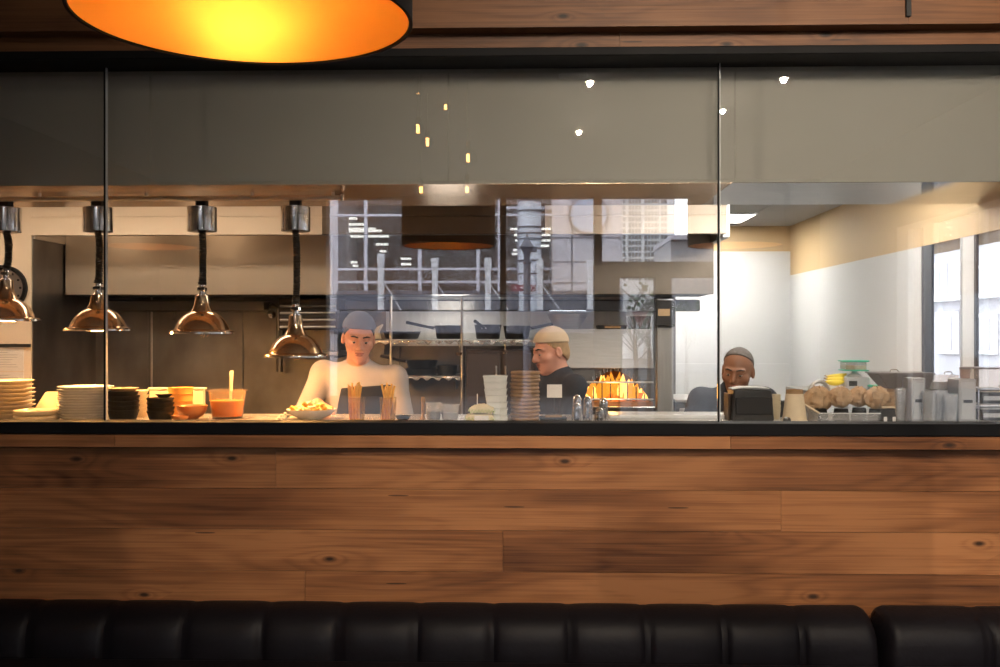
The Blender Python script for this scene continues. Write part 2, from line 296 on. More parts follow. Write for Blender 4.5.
# ---------------------------------------------------------------- continuous bodies (distance field -> one surface)
class Field:
    def __init__(s, lo, hi, h):
        s.lo = np.array(lo, float); s.h = h
        s.n = np.maximum(2, np.ceil((np.array(hi)-s.lo)/h).astype(int)+1)
        s.f = np.full(tuple(s.n), 1.0, np.float32)
    def _sub(s, lo, hi):
        a = np.clip(np.floor((np.array(lo)-s.lo)/s.h).astype(int), 0, s.n-1); b = np.clip(np.ceil((np.array(hi)-s.lo)/s.h).astype(int)+1, 1, s.n)
        ax = [s.lo[i]+s.h*np.arange(a[i], b[i]) for i in range(3)]
        X, Y, Z = np.meshgrid(*ax, indexing='ij')
        return tuple(slice(a[i], b[i]) for i in range(3)), X, Y, Z
    def _comb(s, sl, d, k, sub):
        o = s.f[sl]
        if sub:
            d = -d; h = np.clip(.5-.5*(o-d)/k, 0, 1) if k > 0 else (d > o).astype(float)
            s.f[sl] = o*(1-h)+d*h+(k*h*(1-h) if k > 0 else 0)
        else:
            h = np.clip(.5+.5*(o-d)/k, 0, 1) if k > 0 else (d < o).astype(float)
            s.f[sl] = o*(1-h)+d*h-(k*h*(1-h) if k > 0 else 0)
    def cone(s, a, b, r0, r1, k=.02, sub=False):
        a = np.array(a, float); b = np.array(b, float); m = max(r0, r1)+.05
        sl, X, Y, Z = s._sub(np.minimum(a, b)-m, np.maximum(a, b)+m)
        if X.size == 0: return
        ab = b-a; L2 = max(ab @ ab, 1e-9)
        t = np.clip(((X-a[0])*ab[0]+(Y-a[1])*ab[1]+(Z-a[2])*ab[2])/L2, 0, 1)
        d = np.sqrt((X-a[0]-t*ab[0])**2+(Y-a[1]-t*ab[1])**2+(Z-a[2]-t*ab[2])**2)-(r0+(r1-r0)*t)
        s._comb(sl, d, k, sub)
    def ell(s, c, r, k=.02, sub=False, rot=None):
        c = np.array(c, float); r = np.array(r, float); m = r.max()+.05
        sl, X, Y, Z = s._sub(c-m, c+m)
        if X.size == 0: return
        X = X-c[0]; Y = Y-c[1]; Z = Z-c[2]
        if rot is not None:
            A = np.array(rot).T                       # world -> local
            X, Y, Z = (A[0, 0]*X+A[0, 1]*Y+A[0, 2]*Z, A[1, 0]*X+A[1, 1]*Y+A[1, 2]*Z, A[2, 0]*X+A[2, 1]*Y+A[2, 2]*Z)
        k0 = np.sqrt((X/r[0])**2+(Y/r[1])**2+(Z/r[2])**2); k1 = np.sqrt((X/r[0]**2)**2+(Y/r[1]**2)**2+(Z/r[2]**2)**2)+1e-9
        s._comb(sl, k0*(k0-1)/k1, k, sub)
    def clip(s, nrm, p):                              # keep the half space nrm.(x-p) < 0
        ax = [s.lo[i]+s.h*np.arange(s.n[i]) for i in range(3)]
        X, Y, Z = np.meshgrid(*ax, indexing='ij'); d = (X-p[0])*nrm[0]+(Y-p[1])*nrm[1]+(Z-p[2])*nrm[2]
        s.f = np.maximum(s.f, d.astype(np.float32))
    def mesh(s):
        f = s.f; nx, ny, nz = f.shape; ins = f < 0
        cs = np.zeros((nx-1, ny-1, nz-1), np.int8)
        for dx in (0, 1):
            for dy in (0, 1):
                for dz in (0, 1): cs += ins[dx:nx-1+dx, dy:ny-1+dy, dz:nz-1+dz]
        act = np.argwhere((cs > 0) & (cs < 8)); idm = np.full(cs.shape, -1, np.int64); idm[tuple(act.T)] = np.arange(len(act))
        acc = np.zeros((len(act), 3)); cnt = np.zeros(len(act))
        C = [(x, y, z) for x in (0, 1) for y in (0, 1) for z in (0, 1)]
        for a in C:
            for b in C:
                if sum(abs(a[i]-b[i]) for i in range(3)) != 1 or a > b: continue
                va = f[act[:, 0]+a[0], act[:, 1]+a[1], act[:, 2]+a[2]]; vb = f[act[:, 0]+b[0], act[:, 1]+b[1], act[:, 2]+b[2]]
                cr = (va < 0) != (vb < 0); t = np.where(cr, va/np.where(cr, va-vb, 1), 0)
                acc += np.where(cr[:, None], np.array(a)+(np.array(b)-np.array(a))*t[:, None], 0); cnt += cr
        V = s.lo+s.h*(act+acc/np.maximum(cnt, 1)[:, None])
        F = []
        for axn in range(3):
            u, w = [(1, 2), (2, 0), (0, 1)][axn]
            a = [slice(None)]*3; b = [slice(None)]*3; a[axn] = slice(0, -1); b[axn] = slice(1, None)
            ia = ins[tuple(a)]; ib = ins[tuple(b)]
            for flip, msk in ((False, ia & ~ib), (True, ~ia & ib)):
                e = np.argwhere(msk); 
                e = e[(e[:, u] > 0) & (e[:, w] > 0) & (e[:, u] < s.n[u]-1) & (e[:, w] < s.n[w]-1)]
                if not len(e): continue
                q = []
                for du, dw in ((-1, -1), (0, -1), (0, 0), (-1, 0)):
                    p = e.copy(); p[:, u] += du; p[:, w] += dw; q.append(idm[tuple(p.T)])
                q = np.stack(q, 1); F.append(q[:, ::-1] if flip else q)
        return V, np.concatenate(F)
    def obj(s, name, material, parent, smooth=1):
        V, F = s.mesh()
        me = bpy.data.meshes.new(name); me.from_pydata(V.tolist(), [], F.tolist()); me.materials.append(material)
        me.polygons.foreach_set('use_smooth', [True]*len(me.polygons)); me.update()
        o = bpy.data.objects.new(name, me); COL.objects.link(o); o.parent = parent
        if smooth:
            mo = o.modifiers.new('smooth', 'SMOOTH'); mo.factor = .5; mo.iterations = smooth
        return o

def V3(*a): return np.array(a, float)
def rotm(yaw=0, pitch=0, roll=0):                     # yaw about z, pitch (nod, + looks down), roll
    return np.array((Matrix.Rotation(yaw, 3, 'Z') @ Matrix.Rotation(pitch, 3, 'X') @ Matrix.Rotation(roll, 3, 'Y')))

def hand_prims(F, w, d, n, side):
    """palm, four unequal bent fingers and a thumb; d = finger direction, n = palm normal, side = +1/-1 thumb side"""
    d = d/np.linalg.norm(d); n = n-d*(n @ d); n = n/np.linalg.norm(n); s_ = np.cross(n, d)*side
    for q, (o, ln) in enumerate(((.030, .068), (.0105, .078), (-.0105, .072), (-.031, .055))):
        k = w+d*.088+s_*o*1.05-(d*.010 if q == 3 else 0)
        F.cone(w+d*.012+s_*o*.6, k, .0135, .0115, .012)
        spread = s_*o*2.2; dr = d+spread; dr /= np.linalg.norm(dr); p = k
        for j, fr in enumerate((.45, .30, .25)):
            a = math.radians(18+22*j); dj = dr*math.cos(a)+n*math.sin(a); e = p+dj*ln*fr
            F.cone(p, e, .0092-.0008*j, .0086-.0008*j, .004); p = e
    t0 = w+d*.022+s_*.022; t1 = t0+(d*.55+s_*.75+n*.25)*.042; t2 = t1+(d*.85+s_*.35+n*.3)*.030
    F.cone(t0, t1, .015, .0115, .012); F.cone(t1, t2, .0105, .0088, .004)

def head_prims(F, c, A, k=.02):
    T = lambda x, y, z: c+A @ V3(x, y, z)
    F.ell(T(0, .016, .032), (.076, .094, .086), .02, rot=A)
    F.ell(T(0, -.022, -.035), (.064, .068, .070), .03, rot=A)
    F.ell(T(0, -.05, -.085), (.040, .036, .030), .03, rot=A)
    F.cone(T(0, -.072, -.102), T(0, -.074, -.100), .018, .018, .015)
    for x in (-1, 1):
        F.cone(T(x*.012, -.082, .026), T(x*.046, -.070, .026), .012, .010, .012)      # brow ridge
        F.ell(T(x*.046, -.056, -.022), (.024, .024, .02), .02, rot=A)                # cheekbone
        F.ell(T(x*.030, -.100, .006), (.017, .016, .011), .010, sub=True, rot=A)     # eye socket
        F.ell(T(x*.0305, -.0775, .0110), (.0145, .0125, .0085), .003, rot=A); F.ell(T(x*.0305, -.0765, -.0042), (.0135, .0118, .0062), .003, rot=A)
        F.ell(T(x*.079, .012, -.008), (.010, .020, .032), .008, rot=A)               # ear
        F.ell(T(x*.086, .006, -.004), (.006, .010, .018), .004, sub=True, rot=A)
        F.ell(T(x*.013, -.096, -.030), (.010, .011, .009), .006, rot=A)
    F.cone(T(0, -.084, .018), T(0, -.109, -.024), .0095, .0135, .010)                # nose
    F.ell(T(0, -.085, -.053), (.027, .013, .0075), .006, rot=A); F.ell(T(0, -.083, -.066), (.022, .013, .008), .006, rot=A)

def person(label, loc, yaw, J, skin, clothes, hair, cap=None, hline=(-.050, .062), group=None, apron=None, stubble=None):
    """J holds joints in the person's own frame (facing -Y, feet at 0); clothes = (shirt, trousers) materials"""
    root = thing('person', label, 'person', loc, group, yaw)
    hc = V3(*J['head']); A = rotm(*[math.radians(a) for a in J.get('look', (0, 0, 0))]); T = lambda x, y, z: hc+A @ V3(x, y, z)
    nb = V3(*J['neck']); ch = V3(*J['chest']); wa = V3(*J['waist']); pe = V3(*J['pelvis'])
    arms = []
    for sd, nm in ((-1, 'L'), (1, 'R')):
        arms.append((sd, V3(*J['sh'+nm]), V3(*J['el'+nm]), V3(*J['wr'+nm]), V3(*J['hd'+nm]), V3(*J['hn'+nm])))
    legs = [(V3(pe[0]+s_*.09, pe[1], pe[2]-.04), V3(pe[0]+s_*.10, pe[1]-.02, .50), V3(pe[0]+s_*.11, pe[1]+.02, .085)) for s_ in (-1, 1)]
    pts = np.array([hc+.2, hc-.2, pe+.25, pe-.25]+[a[i] for a in arms for i in (1, 2, 3)]+[a[3]+a[4]/np.linalg.norm(a[4])*.2 for a in arms]+[V3(pe[0]-.2, pe[1]-.22, -.01)])
    lo = pts.min(0)-.10; hi = pts.max(0)+.10; lo[2] = -.03
    def torso(F, g):
        F.ell(ch, (.165+g, .112+g, .20+g), .06); F.ell(wa, (.150+g, .108+g, .17+g), .06); F.ell(pe, (.165+g, .118+g, .14+g), .06)
        F.cone(ch+(nb-ch)*.55, nb, .085+g, .056+g, .05)
        for sd, sh, el, wr, hd, hn in arms: F.cone(ch+(nb-ch)*.6, sh, .062+g, .056+g, .05)
    def arm(F, g, upto=1.0):
        for sd, sh, el, wr, hd, hn in arms:
            F.cone(sh, el, .052+g, .041+g, .03); F.cone(el, el+(wr-el)*upto, .041+g, (.041+(.027-.041)*upto)+g, .02)
    # the body: one continuous surface
    B = Field(lo, hi, .0055)
    torso(B, 0); arm(B, 0)
    for a, b, c in legs:
        B.cone(a, b, .082, .055, .04); B.cone(b, c, .055, .037, .03); B.cone(c-V3(0, -.03, .04), c+V3(0, -.15, -.05), .036, .03, .03)
    B.cone(nb-V3(0, 0, .03), T(0, .028, -.055), .056, .054, .03)
    head_prims(B, hc, A)
    for sd, sh, el, wr, hd, hn in arms: hand_prims(B, wr, hd, hn, -sd if sd*1 else 1)
    B.obj('body', skin, root, 2)
    # eyes, brows, lips
    for x in (-1, 1):
        e = MB().ell(T(x*.0305, -.0770, .005), (.0112, .0112, .0112), 16, 10); ey = e.obj('eye', M['eyewhite'], root)
        d = A @ V3(0, -1, -.40); d /= np.linalg.norm(d)
        MB().ell(T(x*.0305, -.0770, .005)+d*.0080, (.0060, .0058, .0058), 12, 8).obj('iris', M['iris'], ey)
        F = Field(T(x*.03, -.08, .03)-.05, T(x*.03, -.08, .03)+.05, .003)
        F.cone(T(x*.014, -.094, .030), T(x*.034, -.088, .034), .0042, .0042, .004); F.cone(T(x*.034, -.088, .034), T(x*.050, -.074, .028), .0042, .003, .004)
        F.obj('eyebrow', M['hair_dark'], root)
    F = Field(T(0, -.085, -.06)-.05, T(0, -.085, -.06)+.05, .0025)
    F.ell(T(0, -.0875, -.0535), (.0255, .0125, .0058), .003, rot=A); F.ell(T(0, -.0855, -.0645), (.0205, .0125, .0062), .003, rot=A)
    F.obj('lips', M['lip'], root)
    # hair
    F = Field(hc-.16, hc+.16, .0045)
    F.ell(T(0, .018, .034), (.0800, .0975, .0895), .01, rot=A)
    F.ell(T(0, .045, -.02), (.072, .07, .07), .02, rot=A)
    nrm = A @ V3(0, -.72, -.69); F.clip(nrm/np.linalg.norm(nrm), T(0, hline[0], hline[1]))
    nrm = A @ V3(0, -.93, -.36); F.clip(nrm/np.linalg.norm(nrm), T(0, -.018, 0))
    F.obj('hair', hair, root, 1)
    if stubble:
        F = Field(hc-.16, hc+.16, .004)
        F.ell(T(0, -.051, -.086), (.042, .0365, .031), .03, rot=A)
        nrm = A @ V3(0, -.35, .94); F.clip(nrm/np.linalg.norm(nrm), T(0, -.085, -.074)); F.obj('beard', stubble, root, 1)
    if cap:
        F = Field(hc-.2, hc+.2, .005)
        F.ell(T(0, .018, .045), (.087, .106, .094), .02, rot=A)
        nrm = A @ V3(0, -.22, -.97); F.clip(nrm/np.linalg.norm(nrm), T(0, -.08, .070))
        F.obj('cap', cap, root, 2)
    # clothes
    F = Field(lo, hi, .008); torso(F, .011); arm(F, .012, J.get('sleeve', .9)); F.clip(V3(0, 0, 1), nb+V3(0, 0, .055)); F.clip(V3(0, 0, -1), V3(0, 0, pe[2]-.1)); F.obj('shirt', clothes[0], root, 2)
    F = Field(lo, hi, .012); F.ell(pe, (.180, .133, .15), .05)
    for a, b, c in legs: F.cone(a, b, .098, .070, .04); F.cone(b, c, .070, .056, .03)
    F.clip(V3(0, 0, 1), pe+V3(0, 0, .05)); F.obj('trousers', clothes[1], root, 2)
    for a, b, c in legs:
        F = Field(c-.3, c+.3, .010); F.cone(c-V3(0, -.035, .038), c+V3(0, -.15, -.048), .046, .040, .03); F.cone(c+V3(0, .01, .02), c, .05, .05, .02); F.clip(V3(0, 0, -1), V3(0, 0, .004)); F.obj('shoe', M['shoe'], root, 1)
    if apron:
        F = Field(lo, hi, .008); torso(F, .024); F.ell(pe-V3(0, 0, .25), (.19, .15, .25), .06)
        F.clip(V3(0, 1, 0), pe+V3(0, -.015, 0)); F.clip(V3(-.06, 0, 1), ch+V3(0, 0, .085)); F.clip(V3(0, 0, -1), V3(0, 0, .55)); F.clip(V3(1, 0, .12), ch+V3(.19, 0, 0)); F.clip(V3(-1, 0, .2), ch-V3(.09, 0, 0))
        F.obj('apron', apron, root, 4)
    return root
# ---------------------------------------------------------------- setting: dining room
def planks(name, x0, x1, yf, thick, rows, seed, material, ext=None):
    """rows: list of (z0, z1, [joint x]); every board is its own slab inside one mesh, with a narrow V gap"""
    rnd = random.Random(seed); mb = MB(); cols = []
    for z0, z1, js in rows:
        xs = [x0]+sorted(js)+[x1]
        for a, b in zip(xs[:-1], xs[1:]):
            dz = rnd.uniform(0, .0015)
            mb.box(a+.0008, b-.0008, yf-dz, yf+thick, z0+.0009, z1-.0009); c = (rnd.random(), rnd.random(), rnd.random(), 1); cols += [c]*6
    o = mb.obj(name, material, recalc=True)
    at = o.data.attributes.new('plank', 'FLOAT_COLOR', 'FACE'); at.data.foreach_set('color', [x for c in cols for x in c])
    return struct(o)
zy = lambda y, Y: 1.70-(y-333.5)/1000*Y
XL, XR = -4.6, 3.6
YW = 4.17
planks('trim_15', XL, XR, 4.118, .10, [(zy(448.5, 4.118), zy(435.5, 4.118), [P(120, 440, YW).x, P(728, 440, YW).x])], 12, M['wood'])
rows = [(zy(489.5, YW), zy(449, YW), [P(276, 460, YW).x, P(1120, 460, YW).x]), (zy(530.5, YW), zy(489.5, YW), [P(-140, 500, YW).x, P(781, 500, YW).x]),
        (zy(572, YW), zy(530.5, YW), [P(-60, 550, YW).x, P(503, 550, YW).x, P(1090, 550, YW).x]), (zy(613, YW), zy(572, YW), [P(305, 590, YW).x, P(1060, 590, YW).x])]
z = zy(613, YW)
k = 0
while z > .01:
    rows.append((max(0, z-.172), z, [(-1.2, .9)[k % 2], (1.6, 2.8)[k % 2]])); z -= .172; k += 1
planks('wall_front', XL, XR, YW, .05, rows, 11, M['wood'])
# wood fascia above the glass: an upper board face standing proud, a recessed row under it
YU = 4.02; YR = 4.10
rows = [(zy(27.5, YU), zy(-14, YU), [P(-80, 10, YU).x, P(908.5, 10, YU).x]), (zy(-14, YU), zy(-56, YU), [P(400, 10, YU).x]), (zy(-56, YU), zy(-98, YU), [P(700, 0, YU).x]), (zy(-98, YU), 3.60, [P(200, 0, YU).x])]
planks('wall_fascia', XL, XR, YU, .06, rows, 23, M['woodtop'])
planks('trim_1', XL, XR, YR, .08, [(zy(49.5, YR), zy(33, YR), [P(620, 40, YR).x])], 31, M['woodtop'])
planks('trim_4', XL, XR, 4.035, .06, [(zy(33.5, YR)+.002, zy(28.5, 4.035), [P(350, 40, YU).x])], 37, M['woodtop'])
struct(MB().box(P(907, 5, 4.0).x, P(912, 5, 4.0).x, 4.004, 4.019, zy(19, 4.0), zy(-30, 4.0)).obj('trim_5', M['blackmatte'], bevel=.002))
struct(MB().box(XL, XR, 4.06, 4.26, zy(65.2, 4.2), zy(50, 4.10)).obj('trim_2', M['black'], bevel=.004))
# black ledge and the wooden nosing under it
struct(MB().box(XL, XR, 4.11, 4.235, zy(435.2, 4.11), zy(423, 4.11)).obj('trim_3', M['black'], bevel=.003))
# floor, ceiling and outer walls
struct(MB().box(XL, XR, -4.0, 4.22, -.12, 0).obj('floor', M['floor']))
ceil_d = MB(); ceil_d.box(XL, XR, -4.25, 4.3, 3.60, 3.75); struct(ceil_d.obj('ceiling', M['ceilplaster']))
struct(MB().box(XL, XR, 1.62, 1.72, 3.52, 3.60).obj('trim_6', M['ceilplaster'], bevel=.004))
struct(MB().box(XL-.2, XL, -4.25, 4.3, -.1, 3.7).obj('wall_left', M['darkwall']))
wr = MB(); y0_, y1_, z0_, z1_ = -1.45, 1.6, .5, 2.73
wr.box(XR, XR+.15, -4.25, y0_, -.1, 3.7); wr.box(XR, XR+.15, y1_, 4.3, -.1, 3.7); wr.box(XR, XR+.15, y0_, y1_, -.1, z0_); wr.box(XR, XR+.15, y0_, y1_, z1_, 3.7)
struct(wr.obj('wall_right', M['ceilplaster']))
fr = thing('dining_window_frame', 'white framed dining room window mirrored faintly over the beige bulkhead', 'window', (XR+.02, .075, z0_))
for a, b in ((-1.45, -1.17), (-.80, -.58), (.31, .38), (1.5, 1.6)): MB().box(-.015, .03, a-.075, b-.075, 0, z1_-z0_).obj('mullion', M['whitepaint'], fr)
MB().box(.035, .041, y0_-.075, y1_-.075, 0, z1_-z0_).obj('pane', M['thinglass'], fr)
for zz_ in (0, z1_-z0_-.05): MB().box(-.015, .03, y0_-.075, y1_-.075, zz_, zz_+.05).obj('rail', M['whitepaint'], fr)
# the street wall behind the camera with its windows (seen mirrored in the glass)
YV = 12.4; YB = 2*GY-YV
rx = lambda px: R(px, 300, YV).x
rz = lambda py: R(500, py, YV).z
wx = [rx(326), rx(500), rx(506), rx(594.5), rx(602), rx(722)]
zt, zb = rz(197), .55
wb = MB()
wb.box(XL, wx[0], YB-.25, YB, 0, 3.6); wb.box(wx[5], XR, YB-.25, YB, 0, 3.6)
wb.box(wx[0], wx[5], YB-.25, YB, zt, 3.6); wb.box(wx[0], wx[5], YB-.25, YB, 0, zb)
wb.box(wx[1], wx[2], YB-.25, YB, zb, zt); wb.box(wx[3], wx[4], YB-.25, YB, zb, zt)
wb.box(wx[4], wx[5], YB-.25, YB, rz(277.5), rz(262)); wb.box(rx(656), rx(671.5), YB-.25, YB, zb, rz(277.5))
wb.box(wx[4], rx(620), YB-.25, YB, zb, rz(277.5))
struct(wb.obj('wall_back', M['darkwall']))
for i, (a, b, z0, z1) in enumerate(((wx[0], wx[1], zb, zt), (wx[2], wx[3], zb, zt), (wx[4], wx[5], rz(262), zt), (rx(620), rx(656), zb, rz(277.5)), (rx(671.5), wx[5], zb, rz(277.5)))):
    struct(MB().box(a, b, YB-.14, YB-.13, z0, z1).obj('window_%d' % (i+4), M['thinglass']))
# front glass: three panes meeting at thin dark joints
xa, xb = P(105.3, 250, GY).x, P(718.3, 250, GY).x
zg0, zg1 = zy(424, GY), zy(62, GY)
for i, (a, b) in enumerate(((XL, xa-.004), (xa+.004, xb-.004), (xb+.004, XR))):
    struct(MB().box(a, b, GY-.006, GY+.006, zg0-.02, zg1+.03).obj('window_%d' % (i+1), M['glass'], bevel=0))
for x in (xa, xb):
    g = thing('glass_joint', 'thin dark upright joint between the %s panes of the kitchen glass' % ('left and middle' if x == xa else 'middle and right'), 'joint', (x, GY, zg0), 'joints between the glass panes')
    MB().box(-.0035, .0035, -.009, .009, 0, zg1-zg0+.02).obj('seal', M['black'], g)
    MB().box(.0042, .0072, -.007, .007, 0, zg1-zg0+.02).obj('edge', M['greyplastic'], g)

# banquettes along the wood wall
def banquette(label, px0, px1, seams):
    x0, x1 = P(px0, 640, 3.97).x, P(px1, 640, 3.97).x
    g = thing('banquette', label, 'bench', ((x0+x1)/2, 4.0, 0), 'black leather banquettes'); cx = (x0+x1)/2
    prof = [(4.155, .05), (4.155, .50), (4.15, .55), (4.13, .583), (4.09, .600), (4.04, .604), (3.985, .595), (3.935, .57), (3.905, .535), (3.893, .49), (3.888, .44), (3.885, .10), (3.90, .05)]
    sx = [P(s, 640, 3.9).x for s in seams]
    nx = int((x1-x0)/.012); xs = [x0+(x1-x0)*i/nx for i in range(nx+1)]
    mb = MB(); vs = []; L = len(prof)
    for x in xs:
        e = min(x-x0, x1-x); cr = 1-min(1, e/.05); end = 1-math.sqrt(max(0, 1-cr*cr))
        dip = sum(math.exp(-((x-s+o)/.008)**2)*.011 for s in sx for o in (-.009, .009)) + sum(math.exp(-((x-s)/.05)**2)*.008 for s in sx)
        for (y, z_) in prof:
            w = max(0, min(1, (4.10-y)/.16)); yy = y+dip*w*1.2+end*.06*(1 if y < 4.05 else -.6); zz = z_-end*.07*(1 if z_ > .4 else 0)-dip*.35*(1-w)*(z_ > .5)
            vs.append((x-cx, yy-4.0, zz))
    fs = [(i*L+j, (i+1)*L+j, (i+1)*L+(j+1) % L, i*L+(j+1) % L) for i in range(nx) for j in range(L)]
    fs += [tuple(range(L)), tuple(nx*L+j for j in range(L-1, -1, -1))]
    mb.add(vs, fs).obj('backrest', M['leather'], g, sharp=50)
    st = MB(); st.box(x0-cx, x1-cx, -.62, -.13, .10, .44); st.obj('seat', M['leather'], g, bevel=.05, seg=4)
    bs = MB(); bs.box(x0-cx+.03, x1-cx-.03, -.56, -.14, 0, .12); bs.obj('plinth', M['black'], g, bevel=.004)
banquette('long black leather banquette with upright stitched channels along the wooden wall', -170, 876, [-130, -52, 26, 104, 182, 260, 337, 415, 492, 570, 648, 726, 804])
banquette('second black leather banquette at the right end, past the gap in the backrest', 881, 1240, [992, 1070, 1148, 1200])

# amber drum pendants over the dining tables
PEND = dict(r=.307, y=1.82, z0=1.70+.574, h=.315)
def pendant(X, label):
    g = thing('drum_pendant_lamp', label, 'pendant lamp', (X, PEND['y'], PEND['z0']), 'amber lined drum pendants'); r, h = PEND['r'], PEND['h']
    MB().lathe([(r-.006, 0), (r, 0), (r, h), (r-.006, h)], 96, closed=True).obj('shade', M['black'], g)
    MB().lathe([(r-.0075, .004), (r-.0067, .004), (r-.0067, h-.002), (r-.0075, h-.002)], 96, closed=True).obj('lining', M['gold'], g)
    MB().lathe([(.02, h-.01), (r-.008, h-.01), (r-.008, h-.004), (.02, h-.004)], 64, closed=True).obj('top_plate', M['gold'], g)
    MB().lathe([(.0, .10), (.022, .106), (.035, .125), (.038, .15), (.03, .18), (.018, .2), (0, .2)], 24).obj('bulb', M['lamp_pendant'], g)
    MB().lathe([(0, .2), (.02, .2), (.02, h), (0, h)], 20).obj('socket', M['black'], g)
    MB().tube([(0, 0, h), (0, 0, 3.60-PEND['z0']-.02)], .006, 8).obj('cord', M['black'], g)
    MB().lathe([(0, 3.6-PEND['z0']-.025), (.06, 3.6-PEND['z0']-.025), (.06, 3.6-PEND['z0']), (0, 3.6-PEND['z0'])], 32).obj('ceiling_rose', M['black'], g)
    return g
xm = P(244.5, 20, 1.82).x
pendant(xm, 'black drum pendant with glowing amber lining hanging at the top of the picture')
pendant(P(0, 0, 1).x*0-2.50, 'black drum pendant whose amber glow is mirrored in the glass left of the steel hood')
pendant(1.36, 'black drum pendant whose amber rim is mirrored in the glass near the right joint')
for X in (xm, -2.50, 1.36): point('pendant_light', (X, PEND['y'], PEND['z0']+.16), 28, (1, .56, .20), .04)

# cluster of clear filament bulbs, seen as a reflection
bulbs = [(418, 90, 7.9, 'uppermost on the left'), (445.5, 106, 8.3, 'second from the top'), (418, 129, 7.4, 'third from the top, on the left'), (427.5, 142, 7.9, 'fourth from the top'), (468, 158, 7.6, 'in a wide globe, rightmost'), (421, 191, 7.2, 'lowest on the left'), (467, 191, 7.7, 'lowest on the right')]
b0 = None
for px, py, Yv, w in bulbs:
    p = R(px, py, Yv)
    g = thing('filament_pendant', 'clear amber filament pendant mirrored in the glass, '+w, 'pendant lamp', (p.x, p.y, p.z), 'clear filament pendants mirrored in the glass')
    R_ = .075 if 'wide' in w or 'lowest on the right' in w else .05
    MB().lathe([(0, -R_*.9), (R_*.6, -R_*.75), (R_, -R_*.1), (R_*.8, R_*.5), (.022, R_*.95), (.018, R_*1.5), (.016, R_*1.5), (.02, R_*.93), (R_*.78, R_*.48), (R_*.97, -R_*.1), (R_*.58, -R_*.72), (0, -R_*.86)], 24).obj('globe', M['thinglass'], g)
    MB().tube([(0, 0, -.03), (0, 0, .034)], .0115, 10).obj('filament', M['filament'], g)
    MB().lathe([(0, .03), (.012, .03), (.016, R_*1.2), (.016, R_*1.7), (0, R_*1.7)], 16).obj('socket', M['brass'], g)
    MB().tube([(0, 0, R_*1.7), (0, 0, 3.60-p.z)], .003, 6).obj('cord', M['black'], g)
# downlights and a round air vent in the dining ceiling
for px, py, w in ((590, 82, 'nearest the round vent'), (579, 131.5, 'lowest, below the round vent'), (784, 80, 'mirrored high in the right pane'), (722.5, 111, 'mirrored beside the right joint')):
    p = R(px, py, 1.9/(333.5-py)*1000)
    g = thing('downlight', 'small recessed ceiling downlight mirrored in the glass, '+w, 'downlight', (p.x, p.y, 3.60), 'small ceiling downlights')
    MB().lathe([(.032, -.004), (.05, -.004), (.05, 0), (.032, 0)], 32, closed=True).obj('trim_ring', M['whitepaint'], g)
    MB().lathe([(0, -.002), (.031, -.002), (.031, 0), (0, 0)], 24).obj('lens', M['down'], g)
    spot('down_light', (p.x, p.y, 3.585), (p.x+.35, p.y+2.6, 1.6), 250, (1, .85, .68), 1.75, 1, .016)
p = R(573.5, 75.5, 7.36)
g = thing('ceiling_vent', 'round slotted ceiling air vent mirrored in the glass near the top', 'vent', (p.x, p.y, 3.60))
vb = MB()
for r in (.02, .045, .07, .095): vb.lathe([(r, -.012), (r+.016, -.012), (r+.016, 0), (r, 0)], 40, closed=True)
vb.obj('ring', M['whitepaint'], g); MB().lathe([(0, -.003), (.1, -.003), (.1, 0), (0, 0)], 40).obj('backing', M['ceilplaster'], g)
# wall washers added to brighten the wood wall (out of frame above)
for x, e in ((-2.3, .5), (-.8, 2.5), (.6, 8), (1.9, 7)):
    g = thing('downlight', 'added downlight brightening the wooden wall, out of view', 'downlight', (x, 1.9, 3.60), 'added wall washing downlights')
    MB().lathe([(.035, -.004), (.055, -.004), (.055, 0), (.035, 0)], 32, closed=True).obj('trim_ring', M['whitepaint'], g)
    spot('added_wash_light', (x, 1.9, 3.57), (x+.05, 4.15, 1.75), e*5.5, (1, .80, .58), 2.1, 1, .03)
# ---------------------------------------------------------------- the street outside (mirrored in the glass)
struct(MB().box(-60, 60, -120, -4.25, -.3, -.05).obj('ground', M['asphalt']))
YF = 28.0
fx = lambda px, Yv=YF: R(px, 300, Yv).x
fz = lambda py, Yv=YF: R(500, py, Yv).z
fy = lambda Yv=YF: 2*GY-Yv
g = thing('office_building', 'grey office building with glazed front and lit ceiling tubes mirrored in the glass', 'building', (fx(480), fy(), -.05))
o = lambda px, Yv=YF: fx(px, Yv)-fx(480)
zz = lambda py, Yv=YF: fz(py, Yv)+.05
w = MB(); F0 = 0
w.box(o(150), o(338), -9, 0, 0, 14); w.box(o(552), o(622), -9, 0, zz(292), 14); w.box(o(338), o(552), -9, -3.2, 0, 14); w.box(o(338), o(552), -3.2, 0, zz(190), 14)
w.obj('stone_wall', M['facade'], g)
MB().box(o(338), o(622), -.6, .1, 0, zz(334)).obj('shop_front', M['blackmatte'], g)
jn = MB()
for y in (238, 262, 283): jn.box(o(553), o(620), .0, .012, zz(y)-.015, zz(y)+.015)
for x in (572, 597): jn.box(o(x)-.015, o(x)+.015, .0, .012, zz(291), 14)
jn.obj('wall_joints', M['slate'], g)
MB().box(o(338.2), o(551.8), -3.19, -3.1, 0, 13.9).obj('inner_wall', M['glassdark'], g)
MB().box(o(338), o(622), -.3, .25, zz(310), zz(291)).obj('slate_band', M['slate'], g, bevel=.02)
MB().box(o(338), o(622), -.2, 1.2, zz(334), zz(312)).obj('canopy', M['slate'], g, bevel=.05)
for x, wd in ((366, .1), (420, .1), (478, .1), (500, .12), (519, .1)):
    MB().box(o(x)-wd/2, o(x)+wd/2, -.06, .06, zz(311), zz(198)).obj('mullion', M['mullion'], g)
